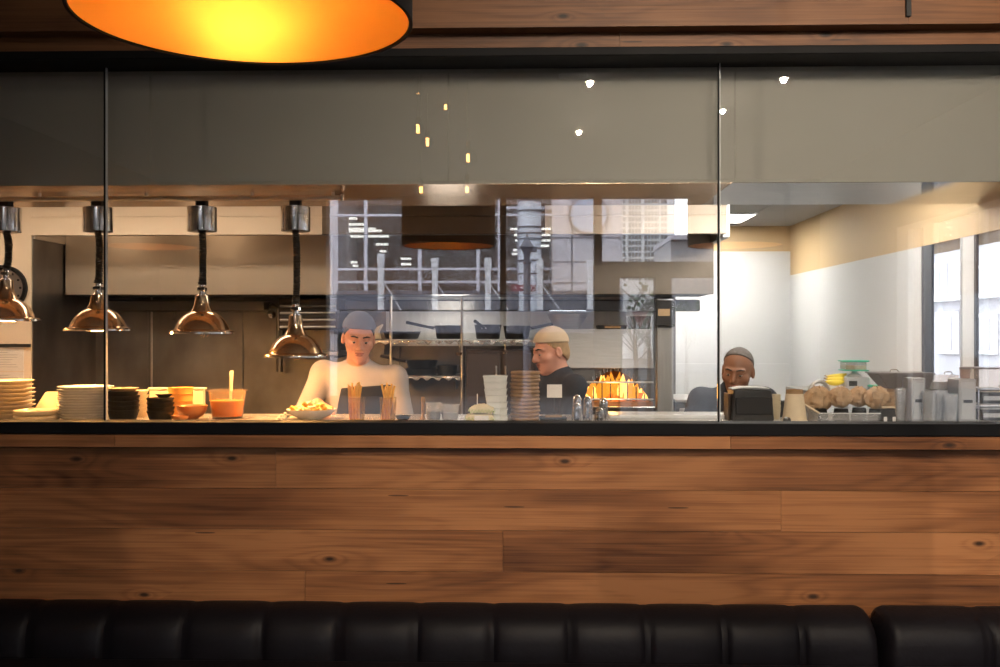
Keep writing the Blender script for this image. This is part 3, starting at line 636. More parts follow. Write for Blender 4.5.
for y, a, b in ((215, 338, 552), (269, 338, 552), (282, 338, 552), (295, 338, 560), (208, 505, 552)):
    MB().box(o(a), o(b), -.05, .05, zz(y)-.035, zz(y)+.035).obj('transom', M['mullion'], g)
MB().box(o(338), o(552), -.03, -.02, zz(311), zz(198)).obj('glazing', M['thinglass'], g)
for x0, x1, y in ((337, 357, 218), (337, 365, 224), (337, 376, 228.5), (343, 382, 230.5), (351, 389, 236), (376, 388, 244), (380, 386, 251), (337.5, 342, 254), (337.5, 349, 259), (337.5, 349, 262), (351, 357, 262), (353, 358, 265.5),
                  (401, 411, 258.5), (401, 411, 264), (510, 552, 229), (514, 552, 235), (515, 552, 240.5), (513, 522, 250), (512, 522, 254), (540, 549, 246)):
    Yv = YF+1.8; x0 = max(x0, 338.5)
    MB().box(o(x0, Yv), o(x1, Yv), -1.86, -1.74, zz(y, Yv)-.03, zz(y, Yv)+.03).obj('ceiling_tube', M['office'], g)
c = MB(); c.lathe([(0, 0), (o(541)-o(530), 0), (o(541)-o(530), zz(190)-zz(312)), (0, zz(190)-zz(312))], 40, (o(530), .35, zz(312))); c.obj('sky_reflection_column', M['paleblue'], g)  # pale column puts the sky mirrored in the facade into colour
for y in (203, 213, 229, 235, 240.5, 250, 262, 275):
    MB().lathe([(o(541)-o(530), zz(y)-.02), (o(541)-o(530)+.03, zz(y)-.02), (o(541)-o(530)+.03, zz(y)+.02), (o(541)-o(530), zz(y)+.02)], 40, (o(530), .35, 0), closed=True).obj('column_band', M['slate'], g)
p = R(589, 214, YF-.3)
g2 = thing('wall_disc', 'round blue grey disc sign on the stone facade mirrored in the glass', 'sign', (p.x, fy()+.02, p.z))
rot = Matrix.Rotation(-PI/2, 4, 'X')
MB().lathe([(0, 0), (.56, 0), (.56, .12), (.50, .14), (.50, .10), (0, .10)], 64, mtx=rot).obj('rim', M['slate'], g2)
MB().lathe([(0, .10), (.495, .10), (.495, .125), (0, .125)], 64, mtx=rot).obj('face', M['disc'], g2)
# shop sign
p = R(523.5, 288, YF-1.0)
g = thing('shop_sign', 'small maroon shop sign with pale letters beside the street lamp, mirrored in the glass', 'sign', (p.x, fy()+1.0, p.z)); wd = (o(536)-o(512))/2
MB().box(-abs(wd), abs(wd), -.04, .04, -.085, .085).obj('board', M['redsign'], g, bevel=.008)
def arc(cx, r, a0, a1, n=12): return [(cx+r*math.cos(math.radians(a0+(a1-a0)*i/n)), .05, r*math.sin(math.radians(a0+(a1-a0)*i/n))) for i in range(n+1)]
wd = abs(wd)
for pts, r_ in ((arc(-wd*.78, .06, 50, 310), .014), (arc(-wd*.52, .036, 0, 359), .012), ([(-wd*.36, .05, -.04), (-wd*.36, .05, .04)]+arc(-wd*.28, .03, 180, 0)+[(-wd*.28+.03, .05, -.04)], .012), ([(-wd*.1, .05, 0), (wd*.3, .05, .01)], .02), ([(wd*.55, .05, -.02), (wd*.7, .05, .04), (wd*.78, .05, -.03)], .012)):
    MB().tube([(-q[0], q[1], q[2]) for q in pts], r_, 6).obj('letter', M['signwhite'], g)
# street lamp
YS = 20.0; p = R(527, 232, YS); z0 = R(527, 232, YS).z; s = S(YS)
g = thing('street_lamp', 'old style street lamp with pointed lantern mirrored in the glass', 'street lamp', (p.x, p.y, -.05)); z0 += .05
MB().lathe([(0, 0), (.16, 0), (.16, .35), (.09, .5), (.075, .9), (.07, z0-32*s), (.09, z0-31*s), (.09, z0-30*s), (0, z0-30*s)], 20).obj('post', M['slate'], g)
MB().lathe([(.05, z0-30*s), (.07, z0-22*s), (.13, z0-16*s), (.15, z0-15*s), (.13, z0-14*s), (.06, z0-8*s), (.03, z0-6*s), (.02, z0), (0, z0)], 20).obj('lantern', M['slate'], g)
MB().box(.06, .20, -.05, .05, z0-20*s, z0-15*s).obj('camera_box', M['slate'], g, bevel=.01)
# white posts with braces along the pavement
for i, (px, pt, w) in enumerate(((381, 254, 'leftmost'), (435, 258, 'under the drum lamp'), (488, 258, 'left of the street lamp'), (540, 259, 'right of the street lamp'), (590, 260, 'below the disc sign'))):
    Yv = YF-.8; p = R(px, pt, Yv); s = S(Yv)
    g = thing('braced_post', 'white braced post on the canopy, mirrored, '+w, 'post', (p.x, p.y, fz(312)), 'white braced posts on the canopy'); h = p.z-fz(312)
    MB().box(-.078, .078, -.078, .078, 0, h).obj('post', M['postpaint'], g, bevel=.01)
    MB().box(-.095, .095, -.095, .095, h-.28, h-.002).obj('cap', M['postpaint'], g, bevel=.008)
    sd = 1
    MB().tube([(sd*.05, 0, h-26*s), (sd*.55, 0, .03)], .02, 6).obj('brace', M['postpaint'], g)
    MB().box(-.11, .11, -.11, .11, 0, .05).obj('base', M['slate'], g)
# white tower, street trees and bunting seen through the right windows
YT = 70.0; g = thing('tower_block', 'white tower block with rows of small windows mirrored in the glass', 'building', (fx(648, YT), fy(YT), -.05))
tw = lambda px: fx(px, YT)-fx(648, YT)
MB().box(tw(618), tw(667), -9, 0, 0, 26).obj('wall', M['towerwhite'], g)
MB().box(tw(667), tw(676), -9, -.6, 0, 24).obj('side_wall', M['paleblue'], g)
sy = S(YT)
k = 0
for row in range(14):
    ztop = fz(200+5.9*row, YT)
    for cx0, n in ((619.5, 2), (628.5, 4), (644.5, 5), (661, 2)):
        wmb = MB()
        for q in range(n): wmb.box(tw(cx0+3.3*q), tw(cx0+3.3*q+2.6), 0, .03, ztop-.22, ztop+.05)
        wmb.obj('window_row', M['towerglass'], g)
for x in (627, 643, 659.5): MB().box(tw(x)-.06, tw(x)+.06, 0, .15, 0, 26).obj('rib', M['towerwhite'], g)
YN = 45; g = thing('old_building', 'pale ornate building right of the white tower, mirrored in the glass', 'building', (fx(690, YN), fy(YN), -.05)); nw = lambda px: fx(px, YN)-fx(690, YN); nz = lambda py: fz(py, YN)+.05
MB().box(nw(671), nw(735), -6, 0, 0, nz(238)).obj('wall', M['outwhite'], g)
MB().box(nw(670), nw(736), -6.1, .25, nz(241), nz(236)).obj('cornice', M['facade'], g, bevel=.03)
for r in range(5):
    for q in range(4): MB().box(nw(675+9*q), nw(679+9*q), 0, .03, nz(256+16*r), nz(247+16*r)).obj('window', M['outglass'], g)
rt = random.Random(3)
for px, Yv, hh, w in ((634, 17, 2.75, 'left of the thin tree'), (648, 21, 2.9, 'right of the bushier tree'), (686, 24, 2.6, 'in front of the ornate building')):
    p = R(px, 300, Yv); g = thing('street_tree', 'thin bare street tree mirrored in the lower right window, '+w, 'tree', (p.x, p.y, -.05), 'thin street trees')
    br = MB(); br.tube([(0, 0, 0), (.03, 0, 1.2), (0, .02, hh*.75)], [.06, .045, .02], 8); lf = MB()
    for k in range(26):
        z_ = 1.2+rt.random()*(hh*.85-1.2); a = rt.uniform(0, 2*PI); l = .4*rt.uniform(.5, 1); e = (l*math.cos(a), l*math.sin(a), z_+.35)
        br.tube([(.01, 0, z_), e], [.014, .005], 5)
        for q in range(2):
            c = (e[0]+rt.gauss(0, .12), e[1]+rt.gauss(0, .12), e[2]+rt.gauss(0, .12)); lf.ell(c, (.035, .02, .035), 6, 4)
    br.obj('trunk', M['bark'], g); lf.obj('foliage', M['leaf'], g)
p = R(641, 318, 13.2); g = thing('pennant', 'pink triangular pennant mirrored in the bright lower window', 'pennant', (p.x, p.y, p.z)); s = S(13.2)
MB().prism([(-9*s, 6*s), (8*s, 8*s), (-1*s, -10*s)], -.003, .003).obj('cloth', M['pink'], g); MB().tube([(-14*s, 0, 6*s), (30*s, 0, 9*s)], .005, 6).obj('cord', M['postpaint'], g)
# house across the side street, seen through the kitchen's side window
HX = 9.0; g = thing('house', 'pale painted house across the street, seen through the side window at right', 'building', (HX, 9.0, -.05)); hy = lambda px: PXX(px, 300, HX).y-9.0
MB().box(0, 6, -4, 17, 0, 9).obj('wall', M['outwhite'], g)
hz = lambda px, py: PXX(px, py, HX).z+.05
MB().box(-.25, 0, -4, 17, hz(960, 301), hz(960, 296)).obj('string_course', M['whitepaint'], g, bevel=.02)
MB().box(-.35, 0, -4, 17, hz(960, 240), hz(960, 232)).obj('cornice', M['whitepaint'], g, bevel=.02)
for px0, px1, y0, y1 in ((980, 989, 270, 294), (996, 1006, 270, 294), (937, 945, 268, 294), (980, 996, 318, 350), (942, 957, 316, 350), (1012, 1024, 318, 350)):
    a, b = hy(px1), hy(px0); MB().box(-.10, 0, a-.1, b+.1, hz(px0, y1)-.08, hz(px0, y0)+.08).obj('window_frame', M['whitepaint'], g, bevel=.01)
    MB().box(-.12, -.08, a, b, hz(px0, y1), hz(px0, y0)).obj('window', M['outglass'] if y0 < 300 else M['outwhite'], g)
g = thing('brick_building', 'dark brick building outside the dining room window at the right, mirrored', 'building', (14, -7, -.05)); MB().box(0, 6, -60, 11.5, 0, 9).obj('wall', M['brick'], g)
for k in range(16): MB().box(-.05, .02, -34+2.8*k, -32.6+2.8*k, 1, 3).obj('window', M['outglass'], g)
struct(MB().box(2.6, 60, -4.2, 60, -.3, -.05).obj('ground', M['asphalt']))
# ---------------------------------------------------------------- the kitchen shell
KX0, KX1, KY1, KZ = -3.9, PXX(787.5, 250, 2.22).x, 8.5, zy(226, 8.5)
struct(MB().box(KX0, KX1+.3, 4.22, KY1, -.12, 0).obj('floor', M['tilefloor']))
# bulkhead behind the glass; warm and bright reflections put into its steel underside tones
ZS = zy(183.5, 4.28)
struct(MB().box(XL, XR, 4.28, 5.0, ZS, 3.6).obj('wall_soffit', M['soffit']))
xs7 = P(713, 195, 4.7).x
struct(MB().box(XL, xs7, 4.281, 5.0, ZS-.002, ZS).obj('trim_7', M['soffitmetal']))
struct(MB().box(xs7+.002, KX1, 4.281, 5.0, ZS-.002, ZS).obj('trim_13', M['mirrorsteel']))
struct(MB().box(KX0-.1, KX1+.3, 5.0, KY1+.1, KZ+.003, KZ+.12).obj('ceiling', M['whitepaint']))
tiles = MB(); x = -3.9
for i in range(10):
    for j in range(6):
        tx, ty = -3.9+.62*i+.04, 5.0+.6*j
        if tx > KX1-.1: continue
        tiles.box(tx, min(tx+.612, KX1), ty, min(ty+.592, KY1), KZ-.008, KZ+.003)
struct(tiles.obj('ceiling', M['whitepaint'], bevel=.002))
struct(MB().box(XL, KX0, 4.2, KY1, 0, 3.6).obj('wall_left', M['cream']))
# white panelled back wall, side wall with bulkhead and windows
struct(MB().box(KX0, KX1+.1, KY1, KY1+.12, 0, 3).obj('wall_back', M['white']))
zl = zy(363.5, KY1)
ZBH = PXX(787.5, 276, KX1).z
struct(MB().box(1.0, KX1, KY1-.012, KY1, 1.0, zl).obj('trim_8', M['white'], bevel=.002))
struct(MB().box(KX1, KX1+.3, 5.0, KY1+.1, ZBH, 3.0).obj('wall_bulkhead', M['beigepaint']))
struct(MB().box(1.02, KX1, KY1-.004, KY1, zy(252, KY1), 3.0).obj('warm_light_band', M['beigepaint']))  # beige band puts the warm light near the ceiling into colour
yw1 = PXX(921, 300, KX1).y; zs_ = 1.36
sw = MB(); sw.box(KX1, KX1+.02, yw1, KY1+.1, 0, ZBH); sw.box(KX1, KX1+.02, 4.24, yw1, 0, zs_)
struct(sw.obj('wall_side', M['white']))
struct(MB().box(KX1, KX1+.3, 4.24, 5.0, ZBH, ZS).obj('wall_side', M['beigepaint']))
yy = lambda px: PXX(px, 300, KX1+.008).y
fr = thing('window_frame', 'white framed window in the side wall at the right edge', 'window', (KX1+.008, yy(960), zs_))
for a, b, mm, d in ((922.5, 932.5, M['frameblue'], .0), (961, 963.5, M['greyplastic'], 0), (963.5, 975, M['whitepaint'], 0), (975, 977, M['darkplastic'], 0)):
    MB().box(-.006, .010, yy(b)-yy(960), yy(a)-yy(960), 0, ZBH-zs_).obj('mullion', mm, fr, bevel=.002)
MB().box(-.03, .1, 4.26-yy(960), yw1-yy(960), -.03, .03).obj('sill', M['whitepaint'], fr, bevel=.004)
MB().box(.011, .015, 4.26-yy(960), yw1-yy(960), .03, ZBH-zs_).obj('pane', M['thinglass'], fr)
# luminous ceiling panels
x0, x1 = P(690, 220, 7.9).x, P(749, 219, 7.9).x
def panel(label, X0, X1, Y0, Y1, lm='lamp_white'):
    g = thing('ceiling_light_panel', label, 'ceiling light', ((X0+X1)/2, (Y0+Y1)/2, KZ-.008), 'square ceiling light panels'); a, b = (X1-X0)/2, (Y1-Y0)/2
    f = MB(); 
    for q in ((-a, a, -b, -b+.02), (-a, a, b-.02, b), (-a, -a+.02, -b+.02, b-.02), (a-.02, a, -b+.02, b-.02)): f.box(*q, -.012, 0)
    f.obj('frame', M['whitepaint'], g); MB().box(-a+.02, a-.02, -b+.02, b-.02, -.008, -.002).obj('diffuser', M[lm], g)
panel('bright ceiling light panel beside the right end of the steel hood', x1-.62, x1, 7.55, 8.15)
g = thing('added_fill_light', 'added unseen fill light box above the right of the kitchen, hidden by the soffit', 'ceiling light', (1.42, 5.42, KZ-.125))  # added lamp out of sight, brightens the right of the kitchen and its ceiling
MB().box(-.45, .45, -.15, .15, -.03, .03).obj('diffuser', M['lamp_mid'], g, bevel=.004)
for sx_ in (-.4, .4): MB().tube([(sx_, 0, .03), (sx_, 0, .117)], .004, 8).obj('hanger', M['steel'], g)
panel('mellow ceiling light panel above the left end of the pass, hidden by the soffit', -3.3, -1.3, 5.12, 5.42, 'lamp_mellow')
panel('mellow ceiling light panel above the fire, hidden by the soffit', .25, .85, 5.12, 5.42, 'lamp_low')
# pass counter
ZC = 1.312
g = thing('pass_counter', 'long steel pass counter just behind the glass', 'counter', (0, 4.5, 0)); yb = 4.80-4.5
MB().box(KX0+.01, KX1-.02, 4.24-4.5, yb, ZC-.04, ZC).obj('worktop', M['countersteel'], g, bevel=.004)
MB().box(KX0+.01, KX1-.02, 4.25-4.5, yb-.06, .9, ZC-.04).obj('apron_panel', M['steeldark'], g)
for X in (-3.4, -1.8, -.2, 1.2): MB().box(X-.03, X+.03, -.2, .2, 0, .9).obj('leg', M['steeldark'], g)
pa, pb = P(606, 413, 4.76).x, P(728, 413, 4.76).x
g = thing('cutting_board', 'long white cutting board along the counter in front of the fire', 'board', ((pa+pb)/2, 4.66, ZC))
MB().box((pa-pb)/2, (pb-pa)/2, -.10, .10, 0, .018).obj('slab', M['plate_white'], g, bevel=.004)
MB().box((pa-pb)/2, (pb-pa)/2, .102, .112, 0, zy(411.5, 4.76)-ZC).obj('raised_edge', M['plate_white'], g, bevel=.003)
# left pier with clock and notices
YP = 6.0; px1 = P(31, 300, YP).x
struct(MB().box(KX0, px1, YP, YP+.9, 0, KZ).obj('wall_pier', M['cream']))
struct(MB().box(px1, px1+.006, YP+.012, YP+.9, 0, KZ).obj('trim_12', M['steelwall']))
p = P(6, 288, YP)
g = thing('wall_clock', 'black rimmed wall clock behind the leftmost heat lamp', 'clock', (p.x, YP, p.z)); rot = Matrix.Rotation(PI/2, 4, 'X')
MB().lathe([(.115, 0), (.135, .0), (.138, .03), (.125, .04), (.112, .02)], 48, closed=True, mtx=rot).obj('rim', M['black'], g)
MB().lathe([(0, 0), (.114, 0), (.114, .012), (0, .012)], 48, mtx=rot).obj('dial', M['greypan'], g)
hd = MB(); hd.box(-.004, .004, -.018, -.014, -.01, .085); hd.obj('hand', M['black'], g); MB().box(-.01, .06, -.022, -.019, -.005, .005).obj('hand', M['black'], g)
tk = MB()
for k in range(12):
    a = PI*k/6; tk.box(.095*math.cos(a)-.006, .095*math.cos(a)+.006, -.015, -.011, .095*math.sin(a)-.006, .095*math.sin(a)+.006)
tk.obj('hour_marks', M['black'], g)
struct(MB().box(KX0, px1, YP-.015, YP, zy(344, YP)-.02, zy(344, YP)).obj('trim_10', M['darkplastic']))
p0, p1 = P(-6, 365, YP), P(24, 365, YP)
for i, (y0, y1, lab) in enumerate(((344.5, 371.5, 'white printed notice sheet on the wall behind the cream plates'), (372.5, 400, 'second white notice sheet, below the first and behind the cream plates'))):
    zt_, zb_ = zy(y0, YP), zy(y1, YP); g = thing('notice_sheet', lab, 'paper', ((p0.x+p1.x)/2, YP-.002, (zt_+zb_)/2), 'notices on the wall'); a = (p1.x-p0.x)/2; b = (zt_-zb_)/2
    MB().box(-a, a, -.002, .002, -b, b).obj('sheet', M['paper'], g)
    ln = MB()
    for q in range(9):
        zq = b-.02-q*(2*b-.03)/9; rr = random.Random(q+i*20); ln.box(-a+.015, a-.02-rr.random()*.08, -.0032, -.002, zq-.0016, zq+.0016)
    ln.obj('text_lines', M['greyplastic'], g)
    if i == 0: MB().box(.01, .05, -.012, -.002, b-.012, b+.004).obj('clip', M['black'], g)
# stainless back wall panels
YB2 = 6.9; xr = P(676, 350, YB2).x
xs = [px1-.1]+[P(q, 350, YB2).x for q in (72, 148, 243, 330, 400, 465, 545)]+[xr]
wl = MB()
for a, b in zip(xs[:-1], xs[1:]): wl.box(a+.0015, b-.0015, YB2, YB2+.04, 0, KZ)
struct(wl.obj('wall_steel', M['steelwall'], bevel=.003))
struct(MB().box(P(386, 320, YB2).x, P(652, 320, YB2).x, YB2-.006, YB2, zy(346, YB2), 1.97).obj('lit_wall_sheet', M['litsteel'], bevel=.002))  # pale sheet puts the light on this steel wall into its colour
point('shelf_light', (P(450, 300, 6.6).x, 6.62, 1.90), 6, (1, .93, .84), .16)
sm = MB()
for q in (106, 152): sm.box(P(q, 350, YB2).x-.006, P(q, 350, YB2).x+.006, YB2-.012, YB2, .9, 1.96)
struct(sm.obj('trim_11', M['steel'], bevel=.002))
# canopy hood
YH = 6.0; xh1 = P(727, 230, YH).x; zh0, zh1 = zy(234, YH), KZ-.01
g = thing('extractor_hood', 'wide cream and steel canopy hood hanging over the cooking line', 'extractor hood', ((px1+xh1)/2, YH, zh0)); cx = (px1+xh1)/2; hw = (xh1-px1)/2; H = zh1-zh0
zsm = zy(216, YH)-zh0
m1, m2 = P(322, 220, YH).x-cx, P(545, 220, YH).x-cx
for a, b, mm in ((-hw, m1, 'cream'), (m1, m2, 'umber'), (m2, hw, 'cream')):  # middle fascia section dark brown, the outer ones cream
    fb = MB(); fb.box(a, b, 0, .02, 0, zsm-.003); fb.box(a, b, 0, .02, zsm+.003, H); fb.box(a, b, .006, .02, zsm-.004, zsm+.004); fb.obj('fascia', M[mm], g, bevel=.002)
MB().box(-hw, hw, .02, .06, .0, .02).obj('lip', M['steeldark'], g)
for sx_ in (-1, 1): MB().box(sx_*hw-.02, sx_*hw+.02, .02, .9, -.02, H).obj('end_panel', M['steel'], g)
yi = .42; zi = zy(294.5, YH+yi)-zh0; xl = P(63, 260, YH+yi).x-cx
for a, b, mm in ((xl, m1-.02, mat('hood inner panel', (.50, .42, .34, 1), .4, .5, var=.06)), (m1-.02, m2+.05, M['umber']), (m2+.05, hw, M['warmsteel'])): MB().box(a, b, yi, yi+.03, zi, H-.1).obj('back_panel', mm, g, bevel=.004)  # light on the left side put into the back panel tones
MB().box(-hw+.02, xl, yi+.0, yi+.03, zi, H-.1).obj('side_panel', M['steel'], g, bevel=.004)
MB().box(-hw+.02, hw-.02, .02, .88, H-.12, H-.08).obj('top_panel', M['steel'], g)
MB().box(-hw+.02, hw-.02, yi+.03, .88, zi+.0, zi+.02).obj('filter_shelf', M['steeldark'], g)
MB().box(-hw+.02, hw-.02, .80, .86, zi-.10, zi-.02).obj('rear_channel', M['steeldark'], g, bevel=.01)
for px in ():
    X = P(px, 236, YH+.2).x-cx
    if abs(X) < hw-.1:
        l = MB(); l.lathe([(0, H-.13), (.05, H-.13), (.055, H-.12), (0, H-.12)], 24, (X, .2, 0)); l.obj('hood_lamp', M['hoodlamp'], g)
for px in (90, 200): point('added_hood_fill', (P(px, 236, 6.12).x, 6.12, zh0+.05), 1.6, (1, .70, .44), .16)  # added fill lights without fixtures, warming the hood's left inner side
for px, y1 in ((175, 318), (243.5, 300)):
    p = P(px, 296, 6.85); g = thing('utensil_hook', 'thin steel hook hanging on the rear wall %s' % ('left of the third heat lamp' if px < 200 else 'right of the third heat lamp'), 'hook', (p.x, 6.86, p.z), 'hooks on the steel wall')
    L_ = (y1-296)*S(6.85); MB().tube([(0, .04, .03), (0, 0, .02), (0, 0, -L_), (-.012, -.012, -L_-.02), (-.02, -.02, -L_-.012)], .006, 8).obj('rod', M['steelbright'], g)
# pipes, valve and dark rack right of the heat lamps
p = P(270, 312, 6.78); g = thing('gas_valve', 'dark valve and pipe on the steel wall behind the rightmost heat lamp', 'valve', (p.x, 6.8, p.z)); s = S(6.8)
MB().tube([(-2*s, .10, 6*s), (-2*s, -.02, 5*s), (3*s, -.04, 6*s), (9*s, -.03, 3*s), (10*s, -.02, -60*s)], .022, 12).obj('pipe', M['steeldark'], g)
MB().ell((3*s, -.06, -3*s), (.03, .03, .03), 16, 10).obj('knob', M['steelbright'], g); MB().box(-5*s, 0, -.06, .04, 2*s, 10*s).obj('bracket', M['iron'], g, bevel=.006)
p = P(306, 330, 6.6); g = thing('wall_broiler', 'dark steel wall broiler behind the rightmost heat lamp and the chef in white', 'broiler', (p.x, 6.7, p.z)); s = S(6.6)
MB().box(-28*s, 34*s, -.1, .2, 0, 32*s).obj('body', M['browndark'], g, bevel=.01); MB().box(-28*s, 34*s, -.12, .2, -26*s, -21*s).obj('drip_tray', M['steeldark'], g, bevel=.006)
for k in range(4): MB().tube([(-26*s, -.11, (3+7*k)*s), (30*s, -.11, (3+7*k)*s)], .008, 8).obj('rail', M['steel'], g)
for sd in (-26, 30): MB().box(sd*s-.015, sd*s+.015, -.09, .18, -28*s, 0).obj('bracket', M['iron'], g)
MB().box(-24*s, 30*s, -.104, -.1, 12*s, 28*s).obj('grill_mouth', M['iron'], g)

# heat lamps on their rail
YL = 4.56
zr = zy(197.2, YL-.05)
xe = P(342, 197, YL-.05).x
g = thing('heat_lamp_rail', 'long steel rail under the soffit carrying the four heat lamps', 'rail', ((XL+xe)/2, YL-.05, zr)); hl = (xe-KX0)/2; cxr = (xe+KX0)/2; g.location.x = cxr
MB().tube([(-hl, 0, 0), (hl, 0, 0)], .011, 14).obj('bar', M['steel'], g); MB().box(hl-.006, hl+.008, -.016, .016, -.016, .016).obj('end_cap', M['brass'], g, bevel=.003)
for q in (-60, 45, 150, 255, 335): MB().tube([(P(q, 197, YL).x-cxr, 0, 0), (P(q, 197, YL).x-cxr, 0, ZS-zr)], .008, 8).obj('hanger', M['steel'], g)
def heat_lamp(px, ys, yb, tiltx, label):
    """ys: where the cable ends, yb: shade rim; px of the shade"""
    s = S(YL); p = P(px, 206, YL); zc0, zc1 = zy(231, YL), zy(206, YL)
    g = thing('heat_lamp', label, 'heat lamp', (p.x+tiltx*s*0, YL, zy(yb, YL)), 'copper heat lamps over the pass'); b = zy(yb, YL); Z = lambda y: zy(y, YL)-b
    MB().lathe([(0, Z(231)), (.060, Z(231)), (.066, Z(230.5)), (.067, Z(229.5)), (.067, Z(206.5)), (.064, Z(206)), (0, Z(206))], 40).obj('cable_drum', M['steelbright'], g)
    MB().box(-.024, .024, -.024, .024, Z(206), Z(198)).obj('mount', M['blackmatte'], g, bevel=.003)
    n = 90; pts = []; L0, L1 = Z(231), Z(ys)
    rs = []
    for i in range(n+1):
        t = i/n; z_ = L0+(L1-L0)*t; bow = math.sin(t*PI)*tiltx*s; pts.append((bow, .004*math.sin(t*9), z_)); rs.append(.0160+.0040*math.sin(i*1.9)*math.sin(i*.37+px)+(.004 if t > .85 else 0)*(t-.85)/.15)
    MB().tube(pts, rs, 12).obj('cable', M['rubber'], g)
    zs0 = Z(ys); zn = .140; zd = .100                           # socket and neck
    MB().lathe([(0, zs0), (.014, zs0), (.016, zs0-.03), (.016, zs0-.042), (.024, zs0-.046), (.026, zn+.005), (.022, zn), (0, zn)], 24).obj('socket', M['chrome'], g)
    MB().box(-.019, .019, -.019, .019, zs0-.03, zs0-.012).obj('switch_block', M['chrome'], g, bevel=.003)
    MB().lathe([(.027, zs0-.05), (.031, zs0-.052), (.033, zn+.012), (.037, zn-.012), (.052, zd-.003), (.048, zd-.003), (.033, zn-.012), (.029, zn+.012)], 32, closed=True).obj('neck', M['brass'], g)
    r = 32*s
    out = [(.044, zd), (.062, zd-.006), (.084, zd-.021), (.104, zd-.043), (.117, zd-.066), (.124, .016), (r-.003, .010), (r, .005), (r, 0)]
    inn = [(r-.005, -.001), (r-.006, .004), (.121, .011), (.113, zd-.068), (.100, zd-.046), (.081, zd-.025), (.060, zd-.010), (.044, zd-.005)]
    MB().lathe(out+inn, 64, closed=True).obj('shade', M['brass'], g)
    MB().lathe([(r-.001, -.004), (r+.002, -.004), (r+.002, .004), (r-.001, .004)], 64, closed=True).obj('rim_ring', M['steelbright'], g)
    MB().lathe([(0, .028), (.03, .034), (.042, .055), (.034, .072), (.018, .088), (.014, zn), (0, zn)], 24).obj('bulb', M['lamp_warm'], g)
    point('heat_light', (p.x, YL, b+.010), 26 if px > 250 else 38, (1, .46, .13), .03)
    return g
heat_lamp(6, 268, 320, 3, 'copper domed heat lamp cut off by the left edge of the picture')
heat_lamp(98, 283, 330, 1.5, 'copper domed heat lamp hanging at the left glass joint')
heat_lamp(202, 284, 333, 1, 'copper domed heat lamp over the frosted tub, third from the left')
heat_lamp(295.5, 304, 356.5, 1.5, 'copper domed heat lamp hanging lowest, over the bowl of fried potatoes')

# ---------------------------------------------------------------- rear shelves, pans and the charcoal oven
def pan(label, px, py, r, h, Y, handle=None, dark='iron', tilt=0, group='black pans on the rear shelves', lid=False):
    p = P(px, py, Y); g = thing('frying_pan' if h < .06 else 'saucepan', label, 'pan', (p.x, Y, p.z), group)
    g.rotation_euler.y = tilt
    MB().lathe([(0, 0), (r*.80, 0), (r*.86, .006), (r, h-.003), (r+.004, h), (r-.002, h), (r*.83, .010), (0, .008)], 40).obj('body', M[dark], g)
    if handle:
        a = math.radians(handle); c, s_ = math.cos(a), math.sin(a); L_ = .19
        MB().tube([(c*(r-.002), s_*(r-.002), h*.8), (c*(r+.05), s_*(r+.05), h*.9), (c*(r+L_), s_*(r+L_), h*.9+.03)], [.011, .009, .011], 8).obj('handle', M[dark], g)
        for q in (-.012, .012): MB().ell((c*(r+.001)-s_*q, s_*(r+.001)+c*q, h*.75), (.005, .005, .005), 8, 6).obj('rivet', M['steel'], g)
    return g
def wall_shelf(label, x0, x1, y, Y, d):
    a, b = P(x0, y, Y).x, P(x1, y, Y).x; z_ = zy(y, Y); g = thing('wall_shelf', label, 'shelf', ((a+b)/2, Y, z_)); w_ = (b-a)/2
    MB().box(-w_, w_, 0, d, -.012, 0).obj('board', M['steel'], g, bevel=.002)
    ed = MB(); n = int(2*w_/.012); top = []; rr = random.Random(int(x0))
    poly = [(-w_, -.001)]+[(-w_+2*w_*i/n, -.018-.009*math.sin(i*1.1)-.006*rr.random()) for i in range(n+1)]+[(w_, -.001)]
    ed.prism(poly, -.006, -.001); ed.obj('foil_edge', M['foil'], g)
    for q in (-w_+.05, w_-.05): MB().prism([(q-.012, -.012), (q+.012, -.012), (q+.012, -.10), (q-.012, -.03)], d*.3, d).obj('bracket', M['steeldark'], g)
    return z_
YS1 = 6.45
wall_shelf('upper rear shelf with crinkled foil edge holding black pans', 372, 533, 340, YS1, .40)
wall_shelf('lower rear shelf with crinkled foil edge behind the chef in white', 392, 460, 376, YS1, .40)
YPN = YS1+.17
g = pan('wide black frying pan right of the star shaped kraft bag on the upper shelf', 402, 339, .125, .05, YPN, handle=0)
pan('black saucepan in the middle of the upper shelf, handle to its left', 449, 339, .095, .09, YPN, handle=180)
pan('black saucepan on the upper shelf, left of the end one', 488, 339, .09, .095, YPN, handle=255)
pan('black saucepan at the right end of the upper shelf', 517, 339, .09, .088, YPN, handle=15)
for i, (px, y, r, h) in enumerate(((422, 375, .11, .05), (422, 367, .105, .05), (447, 375, .07, .07))):
    pan(['lowest black pan of the pair on the lower rear shelf', 'upper black pan of the pair on the lower rear shelf', 'small black pan at the right end of the lower rear shelf'][i], px, y+.5, r, h, YPN, handle=[None, 165, None][i])
p = P(374, 339, YS1+.08); g = thing('kraft_bag', 'open star shaped kraft paper bag at the left end of the upper shelf', 'bag', (p.x, p.y, p.z)); s = S(6.5)
MB().prism([(-8*s, 0), (-10*s, 13*s), (-3*s, 10*s), (4*s, 12*s), (9*s, 15*s), (5*s, 7*s), (7*s, 0)], -.04, .04).obj('paper', M['kraftlight'], g, bevel=.004)
